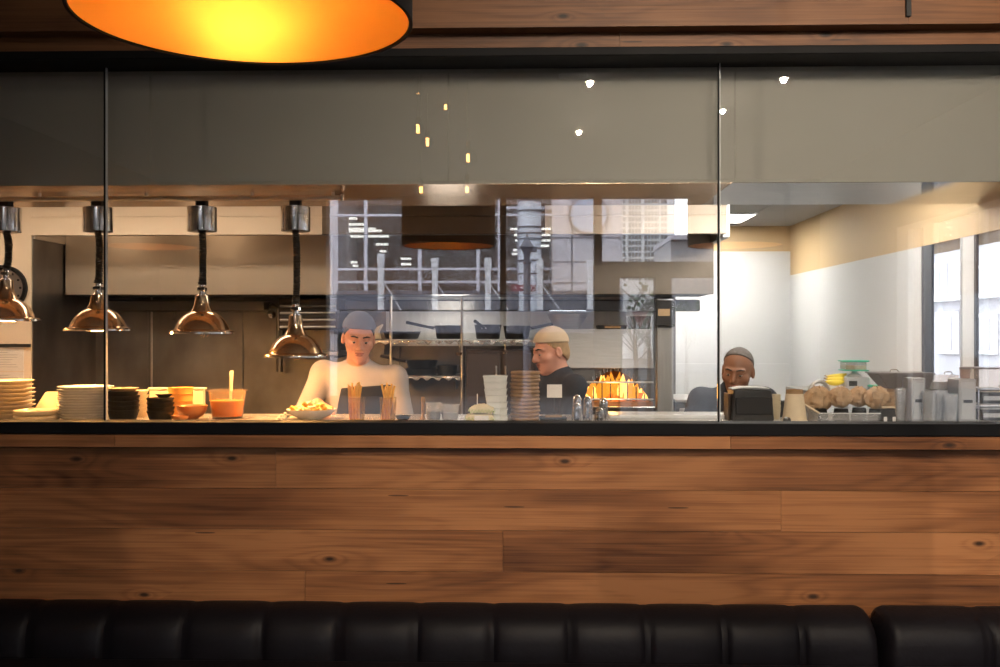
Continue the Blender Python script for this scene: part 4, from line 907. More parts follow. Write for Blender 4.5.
for px, w in ((391, 'left of the black saucepan'), (462, 'between the black saucepans')):
    p = P(px, 300, YS1); g = thing('shelf_upright', 'thin steel upright carrying the rear shelves, '+w, 'upright', (p.x, YS1-.01, 0), 'shelf uprights')
    MB().tube([(0, 0, 0), (0, 0, 1.94)], .009, 10).obj('rod', M['steel'], g); MB().lathe([(0, 0), (.03, 0), (.03, .01), (0, .01)], 16).obj('foot', M['steeldark'], g)
# dark cabinet in the middle
a, b = P(466, 400, 6.40).x, P(536, 400, 6.40).x
g = thing('dark_cabinet', 'dark brown cabinet below the upper shelf, behind the stacked serving boards', 'cabinet', ((a+b)/2, 6.42, 0)); w_ = (b-a)/2; zt_ = zy(350, 6.4)
MB().box(-w_, w_, 0, .4, 0, zt_).obj('body', M['browndark'], g, bevel=.006)
for sd in (-1, 1):
    d_ = MB().box(sd*w_/2-w_/2+.006, sd*w_/2+w_/2-.006, -.02, 0, .1, zt_-.02).obj('door', M['browndark'], g, bevel=.004)
    MB().tube([(sd*.03, -.04, zt_-.10), (sd*.03, -.045, zt_-.25)], .006, 8).obj('handle', M['steel'], d_)
for px, lab in ((459, 'steel ladle hanging under the upper shelf, left one'), (505, 'steel ladle hanging under the upper shelf, right one')):
    p = P(px, 343, YS1-.02); g = thing('ladle', lab, 'ladle', (p.x, YS1-.03, p.z), 'ladles under the shelf')
    MB().tube([(0, .02, -.01), (0, 0, 0), (.004, -.004, -.05)], .004, 8).obj('handle', M['steelbright'], g); MB().lathe([(0, -.085), (.018, -.078), (.024, -.06), (.022, -.06), (0, -.08)], 20).obj('bowl', M['brass'], g)
# charcoal oven
YO = 6.1
ox0, ox1 = P(556, 385, YO).x, P(653, 385, YO).x; oc = P(613, 385, YO).x
g = thing('charcoal_oven', 'steel charcoal grill oven with an arched mouth full of flames', 'oven', (oc, YO, 0))
Q = lambda px: P(px, 385, YO).x-oc
zb_ = zy(401, YO); arch = [(Q(579)+(Q(650)-Q(579))*i/24, zb_+(zy(371, YO)-zb_)*math.sin(PI*min(1, max(0, (i/24))))**.8) for i in range(25)]
# fascia with arched opening
top = zy(369, YO)
fm = MB()
for (x_a, z_a), (x_b, z_b) in zip(arch[:-1], arch[1:]):
    fm.add([(x_a, 0, z_a), (x_b, 0, z_b), (x_b, 0, top+.01), (x_a, 0, top+.01), (x_a, .04, z_a), (x_b, .04, z_b), (x_b, .04, top+.01), (x_a, .04, top+.01)], [(0, 1, 2, 3), (4, 7, 6, 5), (0, 4, 5, 1), (3, 2, 6, 7)])
fm.box(Q(572), arch[0][0], 0, .04, zb_, top+.01); fm.box(arch[-1][0], Q(653), 0, .04, zb_, top+.01)
fm.obj('arch_plate', M['steeldark'], g)
ca = MB(); ca.box(Q(572), Q(653), .04, .62, top, top+.01); ca.box(Q(572), Q(572)+.02, .04, .62, .2, top); ca.box(Q(653)-.02, Q(653), .04, .62, .2, top); ca.box(Q(572), Q(653), .60, .62, .2, top); ca.box(Q(572), Q(653), .0, .62, zb_-.05, zb_-.005)
ca.obj('firebox', M['firebrick'], g)
MB().box(Q(570), Q(653), -.14, .0, zy(411, YO-.1), zy(406, YO-.1)).obj('front_shelf', M['steelbright'], g, bevel=.004)
MB().box(Q(560), Q(652), -.02, .6, .1, zb_-.05).obj('base_cabinet', M['steeldark'], g, bevel=.006)
hd_ = MB(); hd_.hull8([(Q(556), -.05, zy(368, YO)), (Q(653), -.05, zy(368, YO)), (Q(653), .62, zy(368, YO)), (Q(556), .62, zy(368, YO))], [(Q(553), .08, zy(329, YO)), (Q(653), .08, zy(329, YO)), (Q(653), .62, zy(329, YO)), (Q(553), .62, zy(329, YO))])
hd_.obj('smoke_hood', M['greysteel'], g, bevel=.006)
for k in range(17):
    t = (k+2)/20; i = t*24; j = int(i); f_ = i-j; xk = arch[j][0]*(1-f_)+arch[min(24, j+1)][0]*f_; zk = arch[j][1]*(1-f_)+arch[min(24, j+1)][1]*f_
    if k < 17: MB().tube([(xk, -.012, zk+.004), (xk+.012*(t-.5)*2, -.012, zk+.030)], [.0045, .003], 6).obj('spike', M['steelbright'], g)
for k in range(8):
    xk = Q(585+8.5*k); MB().tube([(xk, -.008, zb_+.0), (xk, -.008, zb_+.14*math.sin(PI*(k+.9)/8.8))], .004, 6).obj('grate_bar', M['iron'], g)
for y in (382, 399): MB().tube([(Q(578), -.012, zy(y, YO)), (Q(653), -.012, zy(y, YO))], .006, 8).obj('cross_bar', M['steel'], g)
rf = random.Random(5)
for k in range(30):
    p_ = (Q(584)+(Q(646)-Q(584))*rf.random(), .08+.3*rf.random(), zb_+.005+.02*rf.random())
    mb = MB(); mb.ell(p_, (.035, .03, .025), 7, 5); o_ = mb.obj('charcoal', M['coal'], g, sharp=10)
for k in range(60):
    t = rf.random(); x_ = Q(583)+(Q(648)-Q(583))*t; h_ = (.035+.135*math.sin(PI*min(1, t*1.02))**1.0)*rf.uniform(.6, 1.0); y_ = .06+.24*rf.random(); w_ = rf.uniform(.018, .034); sw_ = rf.uniform(-.03, .03)
    mb = MB(); mb.tube([(x_, y_, zb_+.01), (x_+sw_*.2, y_, zb_+.01+h_*.35), (x_+sw_*.6, y_+.01, zb_+.01+h_*.7), (x_+sw_, y_, zb_+.01+h_)], [w_*.7, w_, w_*.55, .001], 8); mb.obj('flame', M['flamecore'] if k % 2 else M['flame'], g)
point('fire_light', (oc+.0, YO-.05, zb_+.08), 2.0, (1, .45, .12), .05); point('fire_light', (oc, YO+.16, zb_+.12), 7, (1, .38, .08), .04)
# things on top of the oven hood and the shelf above
ZO = zy(329, YO)
p = P(567.5, 328, YO+.2); g = thing('mixing_bowl', 'wide steel mixing bowl on top of the oven hood', 'bowl', (p.x, YO+.2, ZO)); s = S(YO+.2)
MB().lathe([(0, 0), (9*s, 0), (14*s, 4*s), (18.5*s, 11*s), (20*s, 14.5*s), (20.6*s, 15*s), (19.6*s, 15.2*s), (17.8*s, 11*s), (13.5*s, 4.8*s), (0, 1*s)], 48).obj('body', M['steel'], g)
p = P(611.5, 328, YO+.2); g = thing('baking_tray', 'flat dark tray with a brown middle on top of the oven hood', 'tray', (p.x, YO+.2, ZO))
MB().hull8([(-.085, -.09, 0), (.085, -.09, 0), (.085, .09, 0), (-.085, .09, 0)], [(-.092, -.097, .024), (.092, -.097, .024), (.092, .097, .024), (-.092, .097, .024)]).obj('body', M['iron'], g, bevel=.004); MB().box(-.05, .05, -.0975, -.092, .006, .018).obj('label_strip', M['boardwood'], g)
p = P(639, 326, YO+.22); g = thing('steel_pan', 'grey rectangular steel pan on top of the oven hood by the post', 'pan', (p.x, YO+.22, ZO))
pn = MB(); pn.hull8([(-.055, -.1, 0), (.055, -.1, 0), (.055, .1, 0), (-.055, .1, 0)], [(-.066, -.11, .08), (.066, -.11, .08), (.066, .11, .08), (-.066, .11, .08)]); pn.obj('body', M['steeldark'], g, bevel=.004)
rm = MB(); rm.box(-.075, .075, -.12, .12, .08, .086); rm.obj('rim', M['steel'], g, bevel=.002)
# steel post and shelf piece
a, b = P(657, 350, 5.95).x, P(673.5, 350, 5.95).x
g = thing('steel_post', 'square brushed steel post right of the flames', 'post', ((a+b)/2, 5.99, 0)); h_ = (b-a)/2
MB().box(-h_, h_, -.04, .04, 0, zy(299, 5.95)).obj('column', mat('post steel', (.32, .315, .31, 1), .4, .9, stretch=(9, 9, .5)), g, bevel=.004)
MB().box(-h_-.012, h_+.004, -.09, -.04, zy(326, 5.9), zy(300, 5.9)).obj('switch_box', M['darkplastic'], g, bevel=.005); MB().box(-h_, .02, -.093, -.09, zy(316, 5.9), zy(309, 5.9)).obj('label', M['parchment'], g)
# low equipment between post and man
a, b = P(676, 405, 6.0).x, P(712, 405, 6.0).x
g = thing('undercounter_fridge', 'low steel cabinet right of the steel post', 'cabinet', ((a+b)/2, 6.1, 0)); w_ = (b-a)/2
MB().box(-w_, w_, -.1, .4, 0, zy(402, 6.0)).obj('body', M['steeldark'], g, bevel=.006); MB().box(-w_-.01, w_+.01, -.12, .42, zy(402, 6.0), zy(399, 6.0)).obj('worktop', M['steel'], g, bevel=.003)
d_ = MB().box(-w_+.02, w_-.02, -.125, -.1, .12, zy(408, 6.0)).obj('door', M['steel'], g, bevel=.004); MB().tube([(-w_+.05, -.15, zy(411, 6)), (w_-.05, -.15, zy(411, 6))], .008, 8).obj('handle', M['steelbright'], d_)
# ---------------------------------------------------------------- things on the pass counter
def at(px, Y): p = P(px, 420, Y); return Vector((p.x, Y, ZC))
def dish(r, h, t=.004, foot=.6, n=48):
    return [(0, 0), (r*foot, 0), (r*foot+.004, .002), (r*.86, h*.55), (r, h-t*.4), (r+.001, h), (r-.003, h+.0005), (r*.84, h*.55+t*.9), (r*foot, t), (0, t)]
def stack(name, cat, label, px, Y, prof_mb, n, dz, material, group, parts=None, dx=0, z0=0, jitter=.002, seed=1):
    """one of the kind, then copies of it; label holds %s for the place in the stack"""
    rr = random.Random(seed); b = at(px, Y); first = None
    for i in range(n):                                # i = 0 lowest
        lab = label % place(n-1-i, n); loc = b+Vector((rr.uniform(-jitter, jitter)+dx*i, rr.uniform(-jitter, jitter), z0+dz*i))
        if first is None:
            first = prof_mb.obj(name, material); first.location = loc; tag(first, lab, cat, group)
        else:
            c = first.copy(); COL.objects.link(c); c.location = loc; c.rotation_euler.z = rr.uniform(0, 6); tag(c, lab, cat, group)
D = lambda r, h, **k: MB().lathe(dish(r, h, **k), 56)
stack('plate', 'plate', 'cream rimmed plate in the stack at the left edge, %s', 4, 4.52, D(.130, .026), 9, .0185, M['plate_cream'], 'cream plates at the left edge', jitter=.004, seed=2)
stack('side_dish', 'dish', 'thick lipped cream dish in front of the cream plate stack, %s', 37.5, 4.385, MB().lathe([(0, 0), (.075, 0), (.09, .006), (.099, .018), (.099, .024), (.094, .025), (.085, .012), (.07, .007), (0, .007)], 48), 2, .0255, M['plate_cream'], 'low cream dishes', jitter=.003)
b = at(51, 4.62); g = thing('serving_board', 'tan board leaning between the cream plates and the white plate stack', 'board', b); s = S(4.62)
MB().hull8([(-17*s, -.06, 0), (13*s, -.06, 0), (13*s, -.045, 0), (-17*s, -.045, 0)], [(-13*s, .07, 24*s), (9*s, .07, 24*s), (9*s, .085, 24*s), (-13*s, .085, 24*s)]).obj('slab', M['parchment'], g, bevel=.003)
stack('plate', 'plate', 'white plate in the tall stack at the left glass joint, %s', 85.5, 4.44, D(.1195, .022, foot=.62), 12, .0118, M['plate_white'], 'white plates at the left glass joint', jitter=.0015, seed=4)
stack('bowl', 'bowl', 'black cup shaped bowl in the stack right of the white plates, %s', 123, 4.40, MB().lathe([(0, 0), (.05, 0), (.055, .004), (.066, .040), (.069, .046), (.069, .05), (.064, .05), (.052, .012), (0, .006)], 40), 5, .0205, M['blackbowl'], 'black bowls right of the white plates', jitter=.003, seed=5)
g0 = at(123, 4.40); o_ = D(.066, .014, foot=.7).obj('saucer', M['parchment']); o_.location = g0+Vector((0, 0, (.0205*4+.0505))); tag(o_, 'tan saucer lying on top of the black bowls right of the white plates', 'saucer')
stack('dish', 'dish', 'small cream dish stacked right of the black bowls, %s', 135.5, 4.60, MB().lathe([(0, 0), (.042, 0), (.046, .004), (.056, .022), (.058, .026), (.053, .026), (.044, .008), (0, .005)], 40), 6, .0195, M['plate_cream'], 'small cream dishes behind the black bowls', jitter=.003, seed=6)
stack('bowl', 'bowl', 'black bowl in the shorter stack left of the copper bowls, %s', 161, 4.40, MB().lathe([(0, 0), (.042, 0), (.047, .004), (.056, .034), (.059, .040), (.059, .044), (.054, .044), (.044, .011), (0, .006)], 40), 4, .0195, M['blackbowl'], 'black bowls left of the copper bowls', jitter=.003, seed=7)
o_ = MB().lathe([(0, 0), (.02, 0), (.034, .012), (.036, .016), (.031, .016), (.018, .005), (0, .004)], 32).obj('sauce_dish', M['blackbowl']); o_.location = at(164, 4.40)+Vector((0, 0, .0195*3+.0445)); tag(o_, 'little black sauce dish on top of the shorter black bowl stack', 'dish')
rame = MB().lathe([(0, 0), (.05, 0), (.055, .004), (.058, .030), (.060, .034), (.055, .034), (.050, .010), (0, .006)], 40)
stack('ramekin', 'ramekin', 'cream ramekin tinted with orange lamp light, behind the copper bowls, %s', 180.5, 4.66, rame, 4, .0335, M['orangebowl'], 'orange tinted ramekins', jitter=.003, seed=8)  # cream ramekins with the heat lamp's orange light put into their colour
b = at(176, 4.76); g = thing('warming_box', 'pale tan box behind the orange tinted ramekins and bowls', 'box', b); s = S(4.76)
MB().box(-26*s, 29*s, -.02, .02, 0, 25*s).obj('body', M['kraftlight'], g, bevel=.006); MB().box(-27*s, 30*s, -.024, .024, 25*s, 27*s).obj('lid', M['kraftlight'], g, bevel=.002)
b = at(192, 4.50); o_ = MB().lathe([(0, 0), (.026, 0), (.03, .004), (.052, .018), (.066, .042), (.070, .062), (.067, .062), (.062, .043), (.048, .022), (0, .007)], 48).obj('bowl', M['copperbowl']); o_.location = b; tag(o_, 'round copper bowl left of the frosted tub', 'bowl', 'copper bowls')
b = at(180, 4.385); o_ = MB().lathe([(0, 0), (.02, 0), (.024, .003), (.036, .014), (.039, .026), (.036, .026), (.032, .014), (0, .005)], 40).obj('bowl', M['copperbowl']); o_.location = b; tag(o_, 'small copper dish in front of the larger copper bowl', 'bowl', 'copper bowls')
# frosted tub with soup and spoon
Yt = 4.56; b = at(227.5, Yt); s = S(Yt); g = thing('food_tub', 'frosted plastic tub of orange soup under the third heat lamp', 'tub', b); H = zy(390, Yt)-ZC
MB().lathe([(0, 0), (14.5*s, 0), (15.2*s, .006), (18.5*s, H-.008), (20.5*s, H-.006), (20.7*s, H), (18.3*s, H), (18.0*s, H-.008), (14.6*s, .008), (0, .004)], 56).obj('body', M['tubplastic'], g)
MB().lathe([(0, .009), (14.3*s, .009), (16.6*s, H*.62), (0, H*.62)], 48).obj('soup', M['soup'], g)
p = P(229.5, 371, Yt); g = thing('spoon', 'pale wooden spoon handle standing in the frosted tub', 'spoon', (p.x, Yt, ZC+.014)); L_ = p.z-ZC-.014
MB().hull8([(-.001, -.006, .03), (.008, -.006, .03), (.008, .002, .03), (-.001, .002, .03)], [(-.008, .03, L_), (.009, .03, L_+.002), (.009, .038, L_+.002), (-.008, .038, L_)]).obj('handle', M['kraftlight'], g, bevel=.002)
MB().ell((.005, -.004, .024), (.016, .008, .022), 16, 10).obj('bowl', M['kraftlight'], g)
# crumbled cheese, bowl of fried potatoes
b = at(283, 4.48); rr = random.Random(12)
for i in range(9):
    o_ = MB().ell((0, 0, 0), (.009, .008, .007), 6, 4, Matrix.Rotation(rr.uniform(0, 3), 4, 'X')).obj('cheese_crumb', M['crumb'], sharp=5); o_.location = b+Vector((rr.gauss(0, .012), rr.gauss(0, .012), .007+.010*(i // 4))); tag(o_, 'white crumb of cheese in the small heap left of the fried potato bowl', 'crumb', 'crumbs left of the fried potato bowl')
Yb = 4.52; b = at(311.5, Yb); s = S(Yb); g = thing('serving_bowl', 'wide white bowl heaped with fried potatoes under the lowest heat lamp', 'bowl', b)
MB().lathe([(0, 0), (.05, 0), (.054, .003), (.09, .020), (.112, .042), (.113, .045), (.109, .045), (.086, .025), (.05, .008), (0, .008)], 56).obj('body', M['plate_white'], g)
def wedge(m, L_, w_, name, label, cat, group, loc, rot):
    mb = MB(); mb.hull8([(-w_*.5, -w_*.5, -L_/2), (w_*.5, -w_*.4, -L_/2), (w_*.4, w_*.5, -L_/2), (-w_*.4, w_*.4, -L_/2)], [(-w_*.45+.002, -w_*.4, L_/2), (w_*.4+.003, -w_*.5, L_/2), (w_*.5, w_*.35, L_/2), (-w_*.4, w_*.45, L_/2)])
    o_ = mb.obj(name, m, bevel=w_*.18); o_.location = loc; o_.rotation_euler = rot; return tag(o_, label, cat, group)
for i in range(46):
    a = rr.uniform(0, 2*PI); q = math.sqrt(rr.random())*.085; z_ = .030+(.085-q)*.55*rr.random()+.012*(q/.085)
    wedge(M['fries'] if rr.random() < .5 else M['friespale'], rr.uniform(.035, .06), rr.uniform(.013, .02), 'potato_wedge', 'golden fried potato wedge heaped in the wide white bowl', 'potato wedge', 'fried potatoes in the white bowl', b+Vector((q*math.cos(a), q*math.sin(a), z_)), (rr.uniform(.5, 2.6), rr.uniform(-1, 1), rr.uniform(0, 6)))
# tumblers of fries
for px, top, lab, lean in ((357, 384, 'left tumbler of fries, in front of the chef in white', -.12), (388, 386, 'right tumbler of fries, in front of the dark apron', .10)):
    Yc = 4.36; s = S(Yc); b = at(px, Yc); g = thing('fries_tumbler', 'amber ribbed '+lab, 'tumbler', b, 'tumblers of fries'); Hc = 25*s
    n = 48; prof = [(0, 0), (6.6*s, 0), (7*s, .004), (8.6*s, Hc), (8.2*s, Hc), (6.6*s, .008), (0, .006)]
    MB().lathe(prof, 28).obj('body', M['jar'], g)
    rb = MB()
    for k in range(14):
        a = 2*PI*k/14; rb.tube([(7.0*s*math.cos(a), 7.0*s*math.sin(a), .008), (8.4*s*math.cos(a), 8.4*s*math.sin(a), Hc*.8)], .0013, 5)
    rb.obj('ribs', M['jar'], g)
    pp = MB(); pp.add([(-8*s, .001, .012), (-2*s, .016, .012), (-1.5*s, .020, 30*s), (-9.5*s, .004, 38*s), (-8*s, -.001, .012), (-2*s, .014, .012), (-1.5*s, .018, 30*s), (-9.5*s, .002, 38*s)], [(0, 1, 2, 3), (7, 6, 5, 4), (0, 3, 7, 4), (1, 5, 6, 2), (3, 2, 6, 7), (0, 4, 5, 1)])
    if lean < 0: pp.obj('paper_liner', M['orangebowl'], g)
    for k in range(13):
        a = 2*PI*k/13; q = rr.uniform(.2, 1)*.017; L_ = rr.uniform(.125, .165); tx = rr.uniform(-.22, .22)
        wedge(M['fries'], L_, .0085, 'french_fry', 'long golden french fry standing in the %s tumbler' % lab.split()[0], 'french fry', 'fries in the %s tumbler' % lab.split()[0], b+Vector((q*math.cos(a)+(-.003), q*math.sin(a), .012+L_/2)), (tx*.5, tx+lean*.3, a))
o_ = MB().lathe([(0, 0), (.02, 0), (.028, .008), (.036, .022), (.033, .022), (.024, .009), (0, .005)], 32).obj('sauce_dish', M['blackbowl']); o_.location = at(403, 4.45); tag(o_, 'small black sauce dish right of the fries tumblers', 'dish')
# clear tubs
for px, r, h, fill, lab in ((433.5, .036, .080, M['darkplastic'], 'round clear plastic tub with dark contents in the middle of the counter'), (450, .041, .072, M['greyplastic'], 'round clear plastic tub with a flared rim, right of the darker tub')):
    b = at(px, 4.46); g = thing('clear_tub', lab, 'tub', b, 'clear tubs'); MB().lathe([(0, 0), (r*.8, 0), (r*.84, .004), (r, h-.004), (r+.006, h-.003), (r+.006, h), (r-.001, h), (r*.80, .006), (0, .004)], 40).obj('body', M['clear'], g); MB().lathe([(0, .007), (r*.78, .007), (r*.86, h*.5), (0, h*.52)], 32).obj('contents', fill, g)
p = at(423, 4.50); g = thing('pepper_mill', 'thin brown pepper mill left of the clear tubs', 'mill', p); MB().lathe([(0, 0), (.011, 0), (.012, .004), (.007, .02), (.008, .06), (.006, .075), (.010, .085), (.008, .10), (0, .104)], 24).obj('body', M['boardwood'], g)
# wraps with label card and skewer
for px, z_, r, w in ((480, 0, .052, 'lower'), (482, .034, .046, 'upper')):
    b = at(px, 4.42)+Vector((0, 0, z_)); g = thing('lettuce_wrap', '%s folded lettuce wrap beside the white takeaway boxes' % w, 'wrap', b, 'lettuce wraps')
    n = 24; vs = []; rr2 = random.Random(px)
    mb = MB(); prof = []
    for k in range(n+1):
        a = -PI*.06+PI*1.12*k/n; prof.append((r*1.18*math.cos(a), .022+.018*math.sin(a)*(1 if a > 0 else .6)))
    prof = [(x_, max(.001, z2+rr2.gauss(0, .0015))) for x_, z2 in prof]
    mb.prism([(x_, z2) for x_, z2 in prof]+[(-r*.95, 0), (r*.95, 0)], -.045, .04); mb.obj('tortilla', M['tortilla'], g, bevel=.006)
    lf = MB(); lp = [(r*1.28*(2*k/30-1), .014+.008*math.sin(k*1.7)+.004*rr2.random()) for k in range(31)]; lf.prism(lp+[(x_, z2-.006) for x_, z2 in reversed(lp)], -.052, .036); lf.obj('lettuce', M['lettuce'], g)
b = at(481.5, 4.345); g = thing('label_card', 'small blank white card in front of the lettuce wraps', 'card', b); MB().hull8([(-.031, -.006, 0), (.031, -.006, 0), (.031, .006, 0), (-.031, .006, 0)], [(-.031, -.001, .031), (.031, -.001, .031), (.031, .001, .031), (-.031, .001, .031)]).obj('card', M['paper'], g)
p = at(477.3, 4.42); g = thing('skewer', 'thin white skewer standing in the upper lettuce wrap', 'skewer', p+Vector((0, 0, .05))); MB().tube([(0, 0, 0), (0, .004, zy(394, 4.42)-ZC-.05)], .0022, 6).obj('stick', M['paper'], g)
# stacked white boxes and brown boards
Ys = 4.47; s = S(Ys); hts = [6.2, 6.2, 6.4, 6.5, 6.5, 6.6, 6.6]; zc = 0; wid = [9.5, 9.8, 10, 10.6, 11, 11.2, 11.8]; off = [3.2, 2.6, 2, 1.2, .5, .2, 0]
for i in range(7):
    w_ = wid[i]*s; h = hts[i]*s; b = at(497+off[i]*.9-1.5, Ys)+Vector((0, 0, zc)); mm = M['plate_white'] if i > 2 else M['greyplastic']
    g = thing('takeaway_box', '%s takeaway box in the leaning stack beside brown boards, %s' % ('white' if i > 2 else 'grey shaded', place(6-i, 7)), 'box', b, 'stacked takeaway boxes')
    MB().hull8([(-w_*.93, -w_*.93, 0), (w_*.93, -w_*.93, 0), (w_*.93, w_*.93, 0), (-w_*.93, w_*.93, 0)], [(-w_, -w_, h*.78), (w_, -w_, h*.78), (w_, w_, h*.78), (-w_, w_, h*.78)]).obj('body', M['plate_white'], g, bevel=.002)
    MB().box(-w_*1.04, w_*1.04, -w_*1.04, w_*1.04, h*.78, h-.0005).obj('lid', M['plate_white'], g, bevel=.0018); zc += h
rr = random.Random(9)
n = 13; dz = (zy(371, Ys)-ZC)/n; first = None
for i in range(n):
    lab = 'brown serving board in the tall stack before the cabinet, %s' % (place(n-1-i, n) if n-1-i < 12 else 'lowest')
    loc = at(525+rr.uniform(-.8, .8), Ys+.02)+Vector((0, 0, dz*i))
    if first is None:
        r = 15*s; first = MB().lathe([(0, 0), (r-.006, 0), (r-.001, dz*.3), (r, dz*.55), (r-.003, dz*.93), (0, dz*.93)], 40).obj('serving_board', M['boardwood']); c = first
    else: c = first.copy(); COL.objects.link(c); c.rotation_euler.z = rr.uniform(0, 6)
    c.location = loc; tag(c, lab, 'board', 'brown serving boards')
b = at(553, 4.46); g = thing('serving_tray', 'low black tray with a brown strip left of the steel shakers', 'tray', b); MB().hull8([(-.055, -.05, 0), (.055, -.05, 0), (.055, .05, 0), (-.055, .05, 0)], [(-.062, -.056, .016), (.062, -.056, .016), (.062, .056, .016), (-.062, .056, .016)]).obj('body', M['blackbowl'], g, bevel=.003); MB().box(-.035, .04, -.03, .03, .016, .024).obj('strip', M['boardwood'], g, bevel=.003)
# steel shakers
def shaker(px, Y, top, lab):
    b = at(px, Y); h = zy(top, Y)-ZC; r = 4.9*S(Y); g = thing('shaker', lab, 'shaker', b, 'steel shakers')
    MB().lathe([(0, 0), (r, 0), (r, .004), (r*.98, h*.5), (r*.92, h*.62), (r*.93, h*.63), (0, h*.63)], 32).obj('body', M['steelbright'], g)
    MB().lathe([(r*.90, h*.632), (r*.92, h*.66), (r*.84, h*.82), (r*.62, h*.94), (r*.3, h*.99), (0, h), ], 32).obj('cap', M['chrome'], g)
shaker(577, 4.56, 394.5, 'tall steel shaker at the back left of the group')
shaker(576.5, 4.38, 402.5, 'shorter steel shaker in front at the left of the group')
shaker(587.5, 4.45, 396, 'tall steel shaker in the middle of the group')
shaker(603.5, 4.47, 397.5, 'tall steel shaker at the right of the group')
shaker(599.5, 4.38, 407.5, 'shortest steel shaker, front right of the group')
# ticket printer and cups at right
Yp = 4.52; s = S(Yp); b = at(749.5, Yp); g = thing('ticket_printer', 'black ticket printer box hiding the bald man below the chin', 'printer', b); H = zy(388, Yp)-ZC
MB().hull8([(-21*s, -.07, 0), (21*s, -.07, 0), (21*s, .09, 0), (-21*s, .09, 0)], [(-18*s, -.06, H), (19*s, -.06, H-.004), (19*s, .08, H-.004), (-18*s, .08, H)]).obj('body', M['darkplastic'], g, bevel=.008)
MB().box(-17*s, 19*s, -.075, -.058, .03, H-.035).obj('front_cover', M['blackmatte'], g, bevel=.004)
pc = MB(); pts = [(-19*s, H-.002), (-8*s, H+.006), (6*s, H+.005), (17*s, H+.001)]
pc.add([(x_, yq, z_) for yq in (-.05, .05) for x_, z_ in pts]+[(x_, yq, z_+.003) for yq in (-.05, .05) for x_, z_ in pts], [(0, 1, 5, 4), (1, 2, 6, 5), (2, 3, 7, 6), (8, 12, 13, 9), (9, 13, 14, 10), (10, 14, 15, 11), (0, 8, 9, 1), (1, 9, 10, 2), (2, 10, 11, 3), (4, 5, 13, 12), (5, 6, 14, 13), (6, 7, 15, 14), (0, 4, 12, 8), (3, 11, 15, 7)]).obj('paper_roll', M['paper'], g)
MB().box(-23*s, -21*s, -.05, .06, .0, H*.85).obj('side_panel', M['browndark'], g, bevel=.003)
cup = [(0, 0), (.0165, 0), (.017, .002), (.021, .042), (.0225, .043), (.0225, .046), (.020, .046), (.016, .004), (0, .003)]
stack('paper_cup', 'cup', 'small white paper cup stacked between the printer and the kraft tub, %s', 776, 4.58, MB().lathe(cup, 28), 5, .0165, M['plate_cream'], 'small paper cups', jitter=.001, seed=3)
o_ = MB().box(-.02, .02, -.03, .03, 0, .075).obj('spice_box', M['darkplastic'], bevel=.004); o_.location = at(783, 4.70); tag(o_, 'small black box behind the kraft tub', 'box')
Yk = 4.45; s = S(Yk); b = at(794.5, Yk); g = thing('kraft_tub', 'tapered brown kraft paper tub standing upside down beside the wrapped pastries', 'tub', b); H = zy(389, Yk)-ZC
MB().lathe([(0, 0), (12.4*s, 0), (12.4*s, .006), (11.9*s, .007), (8.3*s, H-.012), (0, H-.012)], 48).obj('body', M['kraftlight'], g); MB().lathe([(0, H-.018), (8.6*s, H-.018), (8.0*s, H), (6.6*s, H), (6.6*s, H-.004), (0, H-.004)], 48).obj('base_band', M['boardwood'], g)
b = at(787, 4.36); o_ = MB().lathe([(0, 0), (.014, 0), (.017, .012), (.014, .022), (.008, .026), (0, .027)], 24).obj('condiment_pot', M['steeldark']); o_.location = b; tag(o_, 'tiny grey pot in front of the kraft tub', 'pot')
# curved steel pipe
p = at(808, 4.72); g = thing('bent_pipe', 'curved grey steel pipe arching behind the brown paper wraps', 'pipe', p); s = S(4.72); h = zy(394, 4.72)-ZC
pts = [(0, 0, 0), (0, 0, h*.6), (1*s, 0, h)]+[(11*s-10*s*math.cos(PI*k/14), 0, h+13*s*math.sin(PI*k/14)) for k in range(1, 15)]+[(21.5*s, 0, h-6*s)]
MB().tube(pts, .0085, 12).obj('tube', M['steel'], g); MB().lathe([(0, 0), (.022, 0), (.022, .006), (.012, .012), (0, .012)], 24).obj('base', M['steel'], g)
# clear tray with kraft wrapped pastries in black cups
Yt = 4.42; s = S(Yt); a0, a1 = at(806, Yt).x, at(886, Yt).x; g = thing('acrylic_tray', 'clear acrylic tray holding the brown paper wraps', 'tray', ((a0+a1)/2, Yt, ZC)); w_ = (a1-a0)/2
tr = MB(); tr.box(-w_, w_, -.05, .13, 0, .003); tr.hull8([(-w_+.03, -.054, .003), (w_, -.054, .003), (w_, -.050, .003), (-w_+.03, -.050, .003)], [(-w_+.04, -.060, .042), (w_+.006, -.060, .042), (w_+.006, -.056, .042), (-w_+.04, -.056, .042)])
tr.hull8([(-w_+.03, -.05, .003), (-w_+.034, -.05, .003), (-w_+.004, .13, .003), (-w_, .13, .003)], [(-w_+.04, -.058, .042), (-w_+.044, -.056, .042), (-w_+.001, .13, .085), (-w_-.003, .13, .085)])
tr.box(w_-.004, w_, -.05, .13, .003, .042); tr.obj('body', M['clear'], g)
MB().tube([(-w_+.042, -.058, .043), (w_+.004, -.058, .043)], .0022, 6).obj('front_edge', M['plate_white'], g); MB().tube([(-w_+.042, -.058, .043), (-w_-.001, .13, .086)], .004, 6).obj('side_edge', M['kraftlight'], g)
rk = random.Random(4)
